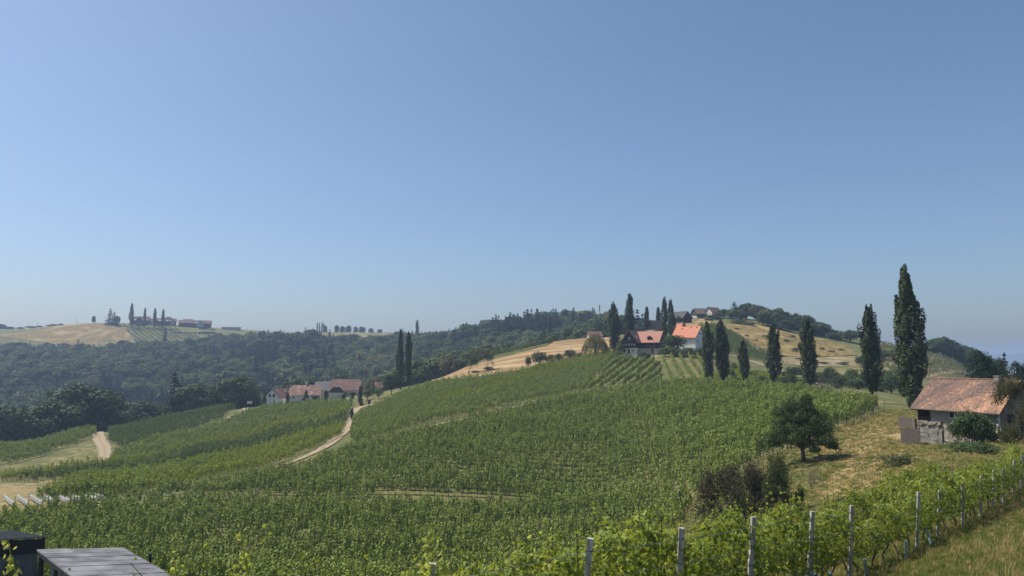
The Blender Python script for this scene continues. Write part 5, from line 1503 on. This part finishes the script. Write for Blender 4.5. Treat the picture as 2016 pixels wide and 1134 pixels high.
o = tiles.build('tile', [tile_mat()], roof); o['kind'] = 'stuff'
b = MB()
for i in range(26): b.tube([(xe0 + i*.365, HW/2, RZ+.15 + rg.normal(0,.02)), (xe0 + i*.365 + .37, HW/2, RZ+.17)], [.12, .10], 6, 0, rg.uniform(.2, .5))
b.build('ridge_tile', [tile_mat()], roof)['kind'] = 'stuff'
b = MB(); b.box(6.95, 7.45, 2.35, 2.85, 4.2, 5.75); b.box(6.9, 7.5, 2.3, 2.9, 5.75, 5.83); b.build('chimney', [W_BLK], roof)
b = MB(); b.tube([(xe0, -ov-.03, EZ-ov*slope+.02), (xe1, -ov-.03, EZ-ov*slope+.0)], .035, 6); b.build('eave_batten', [W_OLD], roof)

# low concrete and board walls in front of the hut
def slab(root, name, p0, p1, z0, z1, th, mat):
    b = MB(); d = Vector((p1[0]-p0[0], p1[1]-p0[1], 0)); c = Vector(((p0[0]+p1[0])/2, (p0[1]+p1[1])/2, (z0+z1)/2))
    b.obox(c, d, (-d.y, d.x, 0), (0, 0, 1), d.length/2, th/2, (z1-z0)/2); return b.build(name, [mat], root)
def at(px, D): return ((px-CX)/F_PX*(D*math.cos(PITCH) - 8*math.sin(PITCH)), D)
def zat(py, D): return pz(CX, py, D)[2]
rw = empty('retaining_wall', (0, 0, 0), 0, 'lower terrace wall of a brown board panel and concrete slabs in front of the hut', 'wall')
slab(rw, 'board_panel', at(1774, 77.4), at(1812, 76.0), zat(872, 77), zat(843, 77), .10, W_OLD)
P0, P1 = np.array(at(1812, 76.0)), np.array(at(1864, 73.2))
def seg(a, b_): return tuple(P0 + (P1-P0)*a), tuple(P0 + (P1-P0)*b_)
for k, (a_, b_, y0, y1) in enumerate(((.02,.36,852,842),(.37,.72,855,844),(.02,.34,862,853),(.35,.74,865,856),(-.10,.42,872,863),(.43,.74,874,866),(.90,1.3,878,868))):
    q0, q1 = seg(a_, b_); q0 = (q0[0], q0[1] + .06*(k % 3)); q1 = (q1[0], q1[1] + .05*((k*2) % 3)); slab(rw, 'concrete_slab', q0, q1, zat(y0, 75)+.01, zat(y1, 75), .14 + .02*(k % 2), CONC)
slab(rw, 'pillar', *seg(.76, .88), zat(880, 74), zat(846, 74), .30, CONC)
slab(rw, 'pillar', *seg(-.035, .0), zat(866, 76), zat(841, 76), .16, W_OLD)
uw = empty('low_wall', (0, 0, 0), 0, 'short weathered slab wall at the left corner of the hut', 'wall')
slab(uw, 'concrete_slab', at(1771, 82.5), at(1799, 81.0), zat(840, 82), zat(821.5, 82), .12, W_OLD)
slab(uw, 'pillar', at(1799.5, 80.9), at(1804, 80.5), zat(845, 81), zat(823, 81), .22, W_OLD)
# loose rubble between the walls
b = MB()
for k in range(40):
    q = P0 + (P1-P0)*rg.uniform(0, 1) + hd*0 + np.array([.8, .9])*rg.uniform(.2, 1.4); s = rg.uniform(.08, .25)
    b.obox((q[0], q[1], gz1(q[0], q[1]) + s*.4 + .2), tuple(rg.normal(0,1,3)), (0,1,.2), (0,0,1), s, s*.7, s*.5, 0, rg.uniform(0,1))
tag(b.build('rubble', [W_RUB]), 'broken stones lying between the hut and its terrace wall', None, None, 'stuff')

# ------------------------------------------------------------------ sheds at the lower left
CORR = plain('weathered_sheet_roof', (.23,.22,.215), (.36,.35,.34), .9, .75, .1, c3=(.43,.42,.41), spec=.3, use_tone=.25)
NAVY = plain('dark_blue_boards', (.012,.014,.022), (.022,.025,.036), 2, .7)
SIDING = plain('grey_shed_siding', (.11,.12,.14), (.15,.165,.19), 2, .8, stretch=(1,1,.2))
A = Vector(pz(74, 1085, 40.0)); Bp = Vector(pz(241, 1080, 43.0)); ex = (Bp - A); ey_ = Vector((1, -1, -.02)).normalized()
LA = ex.length; exn = ex.normalized(); DP = 7.5
shed = empty('grey_shed', (A.x, A.y, gz1(A.x, A.y)), 0, 'shed with weathered grey corrugated roof in the lower left corner', 'shed')
off = Vector(shed.location)
upn = exn.cross(ey_).normalized()
if upn.z < 0: upn = -upn
def loc(p): return p - off
V = []; Fc = []; nn_ = 0
rowN = 7
roofp = None
rg = np.random.default_rng(4)
for i in range(rowN):                                   # overlapping sheets with corrugation running down the slope
    for j in range(3):
        b = MB(); nseg = 42; x0 = LA*j/3 - .05; x1 = LA*(j+1)/3 + .05; y0 = DP*i/rowN; y1 = DP*(i+1)/rowN + .03
        VV = []
        for k in range(nseg+1):
            yy = y0 + (y1-y0)*k/nseg; hgt = .032*math.cos(k/nseg*2*math.pi*7)
            for xx in (x0, x1): VV.append(loc(A + exn*xx + ey_*yy + upn*(hgt + .03 + .012*((2-j)) + .004*(i % 2))))
        VV2 = [v - upn*.012 for v in VV]; m_ = len(VV)
        FF = [(2*k, 2*k+1, 2*k+3, 2*k+2) for k in range(nseg)]
        FF2 = [tuple(q + m_ for q in reversed(f_)) for f_ in FF]
        side = [(0, 1, m_+1, m_)] + [(2*k, 2*k+2, m_+2*k+2, m_+2*k) for k in range(nseg)] + [(2*k+1, 2*k+3, m_+2*k+3, m_+2*k+1) for k in range(nseg)]
        b.add(VV + VV2, FF + FF2 + side, 0, rg.uniform(0, 1))
        b.build('roof_sheet', [CORR], shed)
b = MB()
def bar(p0, p1, w, hgt, m=0):
    d = p1 - p0; s_ = d.cross(Vector((0,0,1))).normalized(); b.obox(loc((p0+p1)/2), d, s_, d.cross(s_), d.length/2, w/2, hgt/2, m)
dn = Vector((0, 0, -.10))
bar(A+dn, A+ey_*DP+dn, .06, .18); bar(Bp+dn, Bp+ey_*DP+dn, .06, .18); bar(A+dn, Bp+dn, .06, .16)
b.build('fascia', [NAVY], shed)
b = MB(); i1 = A + exn*.5 + ey_*.8; i2 = A + exn*.5 + ey_*DP; i3 = A + exn*(LA-.5) + ey_*.8
for p0, p1 in ((i1, i2), (i1, i3)):
    d = p1 - p0; s_ = Vector((-d.y, d.x, 0)).normalized()
    b.obox(loc(Vector(((p0.x+p1.x)/2, (p0.y+p1.y)/2, min(p0.z, p1.z) - 1.75))), Vector((d.x, d.y, 0)), s_, (0, 0, 1), d.length/2, .05, 1.6)
b.build('wall', [SIDING], shed)
b = MB()
for q in (0.12, 3.0, 6.0):
    p0 = A + ey_*q + exn*.15; b.box(*[v for c, h_ in ((loc(p0).x, .06), (loc(p0).y, .06)) for v in (c-h_, c+h_)], loc(p0).z-3.6, loc(p0).z-.16)
b.build('post', [NAVY], shed)
s = pz(296, 1093, 42.5)
b = MB(); b.tube([(0,0,-2.6),(0,0,0)], .075, 8); b.tube([(0,0,0),(0,0,.10)], [.11,.09], 8)
tag(b.build('vent_pipe', [NAVY], None, False, tuple(s)), 'thin black vent pipe standing right of the grey shed roof', 'pipe')

D_ = 47.0
a0 = pz(-70, 1068, D_-3); a1 = pz(87, 1057.5, D_+1.2)
ds = empty('dark_shed', (a1[0], a1[1], gz1(a1[0], a1[1])), 0, 'dark blue black shed with grey lower wall cut by the left edge', 'shed'); off = Vector(ds.location)
p0, p1 = Vector(a0), Vector(a1); d = p1 - p0; s_ = Vector((d.y, -d.x, 0)).normalized()      # s_ points to the camera
b = MB()
nb = 34
for k in range(nb):                                      # corrugated roof edge
    c = p0 + d*(k+.5)/nb; b.obox(c - off - s_*1.6 + Vector((0,0,.03 + .035*(k % 2))), d, s_, (0,0,1), d.length/nb/2*.98, 1.95, .018)
b.build('roof', [NAVY], ds)
b = MB(); b.obox((p0+p1)/2 - off + s_*.14 + Vector((0,0,-.5)), d, s_, (0,0,1), d.length/2 - .1, .03, .44); b.build('fascia_board', [NAVY], ds)
b = MB(); b.obox((p0+p1)/2 - off - s_*.02 + Vector((0,0,-2.2)), d, s_, (0,0,1), d.length/2 - .35, .05, 1.75)
for k in range(26): b.obox(p0 + d*(k+.5)/26*1.0 - off + s_*.045 + Vector((0,0,-2.4)), d, s_, (0,0,1), .02, .02, 1.5)
b.build('siding', [SIDING], ds)
b = MB()
for q in (.98, .55, .2): b.obox(p0 + d*q - off + s_*.1 + Vector((0,0,-2.0)), d, s_, (0,0,1), .07, .07, 2.0)
b.build('post', [NAVY], ds)
# ------------------------------------------------------------------ near trellis: posts, vines, wires
PWOOD = plain('weathered_post', (.26,.24,.215), (.56,.53,.48), 5, .9, .5, stretch=(2, 2, .5))
posts = [(852,1110,9.0),(1163,1059,10.6),(1341,1039,12.5),(1484,1018,14.3),(1600,1007,16.8),(1677,995,19.8),(1808,968,24.2),(1850,964,27.0),(1895,950,29.0),(1932,936,32.0),(1957,926,34.5),(1975,922,36.5),(1996,906,39.5),(2012,896,42.0)]
WORDS = ['post with bright cut top, leftmost of the near row', 'leaning grey post left of the tall vine shoots', 'grey post in front of the bushiest yellow green vines', 'tall grey post with wire clips along it',
  'grey post beside the pale plant tubes', 'grey post with bare vine stems at its foot', 'post right of the dark gap in the vines', 'thin post before the low vine stems',
  'post half covered by leaves on the right side', 'leaning post near the bend of the vine row', 'short post between two leaning posts at the right', 'post before the last thick vines at right', 'second post from the right edge', 'last post at the right edge']
RP = []
for i, (px, py, D) in enumerate(posts):
    tp = pz(px, py, D); g = gz1(tp[0], tp[1]); H_ = tp[2] - g
    lean = Vector((.085 + .02*math.sin(i*2.1), .02*math.cos(i*3), 1)).normalized()
    base = Vector((tp[0], tp[1], tp[2])) - lean*(H_/lean.z); RP.append((base, Vector(tp)))
    e = empty('trellis_post', base, rng.uniform(-.2, .2), 'weathered ' + WORDS[i], 'post', 'posts of the near vine row')
    b = MB(); w = .042
    Lp = (Vector(tp) - base)
    b.obox(Lp*.5 - Lp*.12, (1,0,-lean.x), (0,1,0), lean, w, w*.9, Lp.length*.62)
    b.build('shaft', [PWOOD], e)
    b = MB()
    for q in (.12, .40, .62, .85): b.obox(Lp*(1-q*.8) , (1,0,-lean.x), (0,1,0), lean, w+.006, w*.9+.006, .006)
    b.build('wire_clip', [FRAMED], e)
# ground line of the row, extended to the left towards the viewer
line = [Vector((-7.6, 4.2, 0)), Vector((-5.0, 6.1, 0)), Vector((-2.8, 7.7, 0))] + [p[0] for p in RP] + [Vector((33, 49, 0)), Vector((38, 56, 0))]
def along(line, step, off):
    out = []; acc = 0
    for a, b_ in zip(line[:-1], line[1:]):
        d = Vector((b_.x-a.x, b_.y-a.y)); L = d.length; d.normalize(); n_ = Vector((-d.y, d.x))
        t = -acc
        while True:
            t += step
            if t > L: acc = L - (t - step); break
            q = Vector((a.x, a.y)) + d*t + n_*off; out.append((q.x, q.y, math.atan2(d.y, d.x)))
    return out
b = MB()
for q in (.12, .40, .62, .85):
    pts = [Vector(p[1]) - (p[1]-p[0])*q*.8 + Vector((0, -.05, 0)) for p in RP]
    for a, c in zip(pts[:-1], pts[1:]): b.tube([a, (a+c)/2 - Vector((0,0,.02)), c], .0035, 3, cap=False)
tag(b.build('trellis_wire', [plain('galvanised_wire', (.35,.35,.35), (.5,.5,.5), 4, .4)]), 'thin metal wires strung from post to post of the near vine row', 'wire')

def near_vine(seed, n, top, low, W=.5, L=1.15, size=.105, shoots=4):
    global rng; rng = np.random.default_rng(seed)
    b = MB()
    k = int(n*.8); u = rng.uniform(-L/2, L/2, k); ph = rng.uniform(0, 6.283, k); rr = rng.uniform(.55, 1.12, k)
    lump = 1 + .28*np.sin(u*7 + seed) + .15*np.cos(ph*3 + seed)
    zc = (top+low)/2; hz = (top-low)/2
    P = np.stack([u, np.cos(ph)*W/2*rr*lump, zc + np.sin(ph)*hz*rr*(1 + .12*np.sin(u*5+seed*2))], 1)
    N = np.stack([np.zeros(k), np.cos(ph), np.sin(ph)*.7 + .3], 1)
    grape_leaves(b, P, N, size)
    tips = []
    for s_ in range(shoots):
        x = rng.uniform(-L/2, L/2); y = rng.normal(0, .12); hh = rng.uniform(.15, .6); bend = rng.normal(0, .22, 2)
        pts = [Vector((x, y, top-.35)), Vector((x + bend[0]*.4, y + bend[1]*.4, top + hh*.4)), Vector((x + bend[0], y + bend[1], top + hh))]
        b.tube(pts, [.006, .005, .003], 3, m=1, cap=False)
        m = 9; q = np.linspace(.1, 1, m)[:, None]
        pp = np.array(pts[0])*(1-q)**2 + 2*np.array(pts[1])*q*(1-q) + np.array(pts[2])*q*q + rng.normal(0, .05, (m, 3))
        grape_leaves(b, pp, sph(m), size*np.linspace(1.0, .45, m))
    for s_ in range(3):                                  # hanging canes
        x = rng.uniform(-L/2, L/2); y = rng.choice([-1, 1])*W*.5; m = 9; q = np.linspace(0, 1, m)
        grape_leaves(b, np.stack([x + rng.normal(0,.05,m), y + np.sign(y)*q*.15, low + .35 - q*rng.uniform(.3,.75)], 1), np.tile([0, np.sign(y), .3], (m, 1)), size*.9)
    fo = b.mesh('foliage', [LM['vine_n'], VSTEM])
    t = MB(); wob = rng.normal(0, .07, 4)
    t.tube([(0,0,-.2), (wob[0], wob[1], .25), (wob[2]*1.5, wob[3], .55), (wob[0], 0, low+.25)], [.032, .028, .03, .022], 6)
    t.tube([(wob[0], 0, low+.15), (.3, .02, low+.28), (L/2, 0, low+.3)], [.02, .014, .01], 5); t.tube([(wob[0], 0, low+.15), (-.3, -.02, low+.28), (-L/2, 0, low+.3)], [.02, .014, .01], 5)
    return fo, t.mesh('trunk', [VSTEM], True)
NV = [near_vine(500+i, 620, 1.62 + .1*(i % 3), .62, W=.62, size=.125) for i in range(6)]
NVf = [near_vine(520+i, 420, 1.75 + .1*(i % 2), .55, W=.8, size=.15) for i in range(4)]
rg = np.random.default_rng(77)
def put_vines(offm, y0, y1, lib, label, group, hs=1.0, step=1.1):
    c = 0
    for (x, y, a) in along(line, step, offm):
        px, py = proj(x, y, gz1(x, y) + 1.6)
        if not (y0 < y < y1) or y > 45 or px < -120 or px > 2120: continue
        fo, tr = lib[int(rg.integers(0, len(lib)))]
        near = rg.uniform(.88, 1.12)*hs
        if offm > 0 and offm < .5 and 20.5 < y < 23 : near *= .9
        e = empty('grapevine', (x + rg.normal(0,.04), y + rg.normal(0,.04), gz1(x, y) - .02), a + math.pi*rg.integers(0, 2), label(px, y), 'grapevine', group)
        e.scale = (1, rg.uniform(.85, 1.2), near)
        link('trunk', tr, e); f_ = link('foliage', fo, e); c += 1
    return c
SHORT = ['bright topped leftmost post', 'leaning grey post', 'third grey post', 'tall post with wire clips', 'post beside the pale tubes', 'post with bare stems at its foot', 'post right of the dark gap', 'thin post by the low stems', 'half covered post', 'leaning post at the row bend', 'short post at the right', 'post before the last thick vines', 'second post from the right edge', 'last post at the right edge']
ORD = ['first', 'second', 'third', 'fourth', 'fifth', 'sixth', 'seventh', 'eighth', 'ninth']
seen_ = {}
def namer(px, y):
    k = max([i for i, p in enumerate(posts) if proj(*RP[i][1])[0] <= px] + [-1])
    seen_[k] = seen_.get(k, -1) + 1
    if k < 0: return ORD[min(8, seen_[k])] + ' grapevine from the left at the bottom edge before the posts begin'
    return ORD[min(8, seen_[k])] + ' grapevine to the right of the ' + SHORT[k]
c1 = put_vines(.22, 5.5, 24, NV, namer, 'grapevines behind the grey posts')
c2 = put_vines(.25, 24, 56, NVf, namer, 'grapevines at the right part of the near row', 1.05, 1.25)
c3 = put_vines(2.5, 11, 30, NV, lambda px, y: 'yellow green grapevine of the second row behind the near row', 'grapevines of the second near row', 1.08, 1.15)
c4 = put_vines(2.7, 30, 38, NVf, lambda px, y: 'grapevine of the second row at the far right', 'grapevines of the second near row at the right', 1.1, 1.3)
c5 = put_vines(5.0, 13, 31, NVf, lambda px, y: 'grapevine of the third row seen just above the second', 'grapevines of the third near row', 1.0, 1.3)
print('near vines', c1, c2, c3, c4, c5)

# tall single shoots with separate leaves, in front
def leaf_proto(sz, seed):
    global rng; rng = np.random.default_rng(seed)
    b = MB(); grape_leaves(b, np.array([[0, 0, 0.]]), np.array([[0, -.7, .5]]), sz, 0, .4); return b.mesh('leaf', [LM['vine_s']])
LP = [leaf_proto(.15, 900+i) for i in range(7)]
rg = np.random.default_rng(5)
for (px, pb, pt, D, n, lb) in ((840, 1140, 1042, 8.6, 34, 'tall bright yellow green vine shoot left of the leftmost grey post'), (868, 1140, 1070, 8.9, 16, 'short vine shoot right behind the leftmost grey post'),
        (472, 1150, 1036, 7.6, 26, 'bright vine shoot alone at the lower edge left of the middle'), (335, 1150, 1088, 7.0, 16, 'yellow vine shoot beside the black vent pipe'),
        (18, 1150, 1062, 6.4, 15, 'thin vine shoot in front of the dark shed'), (1074, 1120, 1020, 10.8, 22, 'slender vine shoot left of the leaning grey post'),
        (1240, 1100, 1030, 12.4, 16, 'leafy shoot right of the leaning grey post'), (1327, 1070, 985, 13.0, 30, 'large tuft of vine shoots behind the third grey post'), (1440, 1050, 985, 15.0, 24, 'tuft of pale vine shoots left of the fourth grey post')):
    p0 = pz(px, pb, D); p1 = pz(px + rg.uniform(-6, 8), pt, D); p0[2] -= .25
    e = empty('vine_shoot', tuple(p0), 0, lb, 'vine shoot'); b = MB()
    L = p1[2]-p0[2]; pts = [Vector((0,0,0)), Vector((.06, 0, L*.5)), Vector((p1[0]-p0[0]+.0, 0, L))]
    b.tube(pts, [.007,.005,.003], 5); b.build('stem', [LM['vine_s']], e)
    n = int(n*1.7)
    for k in range(n):
        t = (k+.5)/n; w = .13*(1-t)**.6 + .03
        o = link('leaf', LP[int(rg.integers(0, 7))], e, (pts[2].x*t + rg.normal(0, w*.7), rg.normal(0, w*.5), L*t + rg.normal(0, .03)))
        s_ = (1.05 - .6*t)*rg.uniform(.6, 1.1); o.scale = (s_, s_, s_); o.rotation_euler = (rg.normal(0,.4), rg.normal(0,.5), rg.uniform(0, 6.28))

# pale tubes round young vines
TUBE = plain('pale_green_tube', (.22,.30,.26), (.34,.42,.36), 3, .5)
b = MB(); b.tube([(0,0,-.05),(0,0,.55)], .045, 8); tme = b.mesh('grow_tube', [TUBE])
TW = ['left of the fourth grey post', 'just right of the fourth grey post', 'left of the fifth grey post', 'close to the foot of the fifth grey post', 'right of the fifth grey post', 'at the foot of the sixth grey post', 'right of the dark gap in the vines', 'beside the seventh grey post']
for k, (px, py, D) in enumerate(((1545,1128,15.2),(1563,1126,15.8),(1590,1132,16.2),(1613,1130,16.6),(1600,1122,17.0),(1683,1108,19.9),(1762,1086,22.4),(1813,1068,24.4))):
    x, y = (px-CX)/F_PX*D, D
    o = link('grow_tube', tme, None, (x, y, gz1(x, y))); o.rotation_euler = (rg.normal(0,.1), rg.normal(-.1,.12), 0)
    tag(o, 'pale green plant tube ' + TW[k], 'plant tube', 'pale plant tubes under the near vines')

# ------------------------------------------------------------------ grass
TG = source_collection('grass_tufts', [tuft_mesh('tuft_%d' % i, 'grass', 30, .26, .2, 600+i) for i in range(4)] + [tuft_mesh('tuft_hay_%d' % i, 'hay', 26, .28, .2, 610+i) for i in range(2)] + [tuft_mesh('tuft_tall_%d' % i, 'hay', 20, .6, .2, 620+i) for i in range(1)] )
def grass(name, n, x0, x1, y0, y1, scl, dryp, label, cond=None):
    rg = np.random.default_rng(n)
    px = rg.uniform(x0, x1, n); D = np.sqrt(rg.uniform(y0**2, y1**2, n)); x = (px-CX)/F_PX*D; z = gz(x, D)
    pn = .5 + .5*np.sin(x*.9 + 2*np.sin(D*.35))*np.cos(D*.7 + x*.3)
    dry_ = rg.random(n) < dryp*(.35 + 1.3*pn)
    k = np.ones(n, bool) if cond is None else cond(px, D, x)
    idx = np.where(dry_, 4 + (rg.random(n) < .12)*2 + (rg.random(n) < .5)*1, rg.integers(0, 4, n)); idx = np.minimum(idx, 6)
    idx = np.where(~dry_, rg.integers(0, 4, n), idx)
    sc = rg.uniform(.6, 1.3, n)*scl
    if 'meadow' in name: sc = np.stack([sc*1.3, sc*1.3, sc*.75], 1)
    o = scatter(name, TG, np.stack([x, D, z], 1)[k], rg.uniform(0, 6.28, n)[k], sc[k], label, idx=idx[k])
    return o
grass('grass', 38000, 1330, 2520, 7.5, 44, .62, .20, 'short grass and dry blades on the bank right of the near vines')
grass('meadow_grass', 24000, 1290, 2120, 44, 125, 1.0, .4, 'sunburnt meadow grass on the slope below the hut', lambda px, D, x: ~inside(x, D, polyB) & ~((x > 43) & (x < 56) & (D > 72) & (D < 88)))
# seed heads and tall weeds at the lower right corner
b = MB(); rg = np.random.default_rng(15)
for k in range(260):
    px = rg.uniform(1900, 2080); D = rg.uniform(7.5, 13); x = (px-CX)/F_PX*D; z = gz1(x, D); hh = rg.uniform(.35, .8)
    ln = rg.normal(0, .25, 2); q = Vector((x, D, z)); w = .003
    b.add([q + Vector((-w,0,0)), q + Vector((w,0,0)), q + Vector((ln[0]*.5+w, ln[1]*.5, hh*.6)), q + Vector((ln[0]*.5-w, ln[1]*.5, hh*.6)), q + Vector((ln[0], ln[1], hh))], [(0,1,2,3), (3,2,4)], 0, rg.uniform(0,1))
tag(b.build('tall_grass', [LM['hay']]), 'tall dry grass stalks in the lower right corner', None, None, 'stuff')

# ------------------------------------------------------------------ small things in the fields
b = MB(); b.tube([(0,0,-.2),(0,0,1.9)], .04, 5); pm = b.mesh('end_post', [BARK])
GP2 = 'end posts along the right edge of the main vineyard'
e0 = poly_hits([(1733,812),(1640,850),(1548,889),(1472,926)], 60)
for i in range(3):
    n_ = 7 if i == 0 else 8
    for t in range(n_):
        q = e0[i]*(1-t/n_) + e0[i+1]*t/n_; o = link('end_post', pm, None, (q[0]+.5, q[1]-.4, gz1(q[0]+.5, q[1]-.4))); o.rotation_euler = (rg.normal(0,.03), rg.normal(0,.05), 0); o.scale = (1, 1, 1.05)
        tag(o, 'thin wooden end post on the right edge of the main vineyard', 'post', GP2)
e1 = poly_hits([(500,979),(800,983),(1050,985),(1340,983)], 60)
for i in range(3):
    for t in range(9):
        q = e1[i]*(1-t/9) + e1[i+1]*t/9; o = link('end_post', pm, None, (q[0], q[1]-.7, gz1(q[0], q[1]-.7)))
        tag(o, 'thin stake along the grassy terrace between the two large vineyards', 'post', 'stakes along the vineyard terrace')
b = MB(); b.tube([(0,0,-.3),(0,0,3.4)], .09, 4); sp = b.mesh('vine_pole', [BARK])
rg = np.random.default_rng(6)
for i in range(34):
    px = 478 + i*10.3 + rg.uniform(-4, 4); s = spot(px, 972 + rg.uniform(-12, 12)); o = link('vine_pole', sp, None, s); o.scale = (1.1, 1.1, rg.uniform(.7, 1.6))
    tag(o, 'thin distant pole on the skyline vineyard', 'pole', 'poles along the distant skyline vineyard')
for px, hh, lb in ((73, 6, 'thin pole on the far left skyline'), (151, 8, 'slender mast on the far left hay hill'), (207, 9, 'wooden pole left of the hill spruces')):
    s = spot(px, 915); b = MB(); b.tube([(0,0,-.3),(0,0,hh)], .16, 5); b.tube([(-.6,0,hh-.8),(.6,0,hh-.8)], .08, 4); tag(b.build('utility_pole', [BARK], None, False, s), lb, 'pole')
s = spot(1181, 655); b = MB(); b.tube([(0,0,0),(0,0,23.5)], .3, 5); b.tube([(0,0,20),(0,0,25)], [.6,.5], 6); tag(b.build('antenna_mast', [CONC], None, False, s), 'antenna mast standing on the wooded hill', 'mast')
s = spot(984, 345); b = MB(); b.tube([(0,0,-.3),(0,0,8)], .12, 5); b.tube([(-.7,0,7.4),(.7,0,7.4)], .07, 4); tag(b.build('utility_pole', [CONC], None, False, s), 'power pole behind the hedge of the straw field', 'pole')
# white sign at the lane and gate things at the farm track
s = spot(491, 290); e = empty('sign_board', s, 0, 'small white sign board at the edge of the wood left of the farm', 'sign')
b = MB(); b.box(-1.0, 1.0, -.05, .05, 1.6, 2.6); b.build('board', [FRAME], e); b = MB(); b.box(-.8, -.7, -.04, .04, -.3, 1.6); b.box(.7, .8, -.04, .04, -.3, 1.6); b.build('leg', [CONC], e)
for px, lb in ((712, 'dark bin beside the slim tree at the farm track'), (727, 'brown bin at the top of the farm track')):
    s = spot(px, 256); b = MB(); b.box(-.45,.45,-.4,.4,-.2,1.3); b.box(-.5,.5,-.45,.45,1.3,1.42); tag(b.build('waste_bin', [W_BROWN], None, False, s), lb, 'bin')
# arched white nets over young rows at the left
NET = leafmat('white_net', (.42,.42,.38), (.56,.56,.50), .3, (.5,.5,.45), .05)
rg = np.random.default_rng(44)
for i in range(8):
    px = 8 + i*25; q0 = hit(px + 2, 985.5 - i*.6, 95); q1 = hit(px + 20 + i*2.5, 1001 - i*1.6, 80)
    b = MB(); n_ = 14; VV = []
    for k in range(n_+1):
        t = k/n_; c = q0[:2]*(1-t) + q1[:2]*t; d = unit(q1[:2]-q0[:2]); nn_ = np.array([-d[1], d[0]])
        w = .16 + .05*math.sin(k*1.7); hh = .95 + .15*math.sin(k*2.3 + i)
        for (ox, oz) in ((-w, .25), (-w*.8, hh*.75), (0, hh), (w*.8, hh*.75), (w, .25)):
            p = c + nn_*ox; VV.append((p[0], p[1], gz1(p[0], p[1]) + oz))
    b.add(VV, [(k*5+j, k*5+j+1, k*5+j+6, k*5+j+5) for k in range(n_) for j in range(4)])
    o = b.build('vine_net', [NET]); tag(o, 'white protective net draped over a young vine row at the left edge', 'net', 'white nets over young vine rows at the left')
    o2 = link('end_post', pm, None, (q1[0]+.3, q1[1]-.4, gz1(q1[0]+.3, q1[1]-.4))); tag(o2, 'brown wooden stake in front of the white nets', 'post', 'brown stakes in front of the white nets')

# ------------------------------------------------------------------ air
b = MB(); b.box(-12500, 12500, -90, 6080, -66, 74)
hz = b.build('haze', [])
m = bpy.data.materials.new('air'); m.use_nodes = True; nt = m.node_tree; nt.nodes.clear()
out = nt.nodes.new('ShaderNodeOutputMaterial'); pv = nt.nodes.new('ShaderNodeVolumePrincipled')
pv.inputs['Color'].default_value = (.55, .72, 1.0, 1); pv.inputs['Density'].default_value = HAZE_DENSITY; pv.inputs['Anisotropy'].default_value = .2
nt.links.new(pv.outputs[0], out.inputs['Volume'])
hz.data.materials.clear(); hz.data.materials.append(m)
tag(hz, 'pale blue summer haze lying over the hills', None, None, 'stuff')
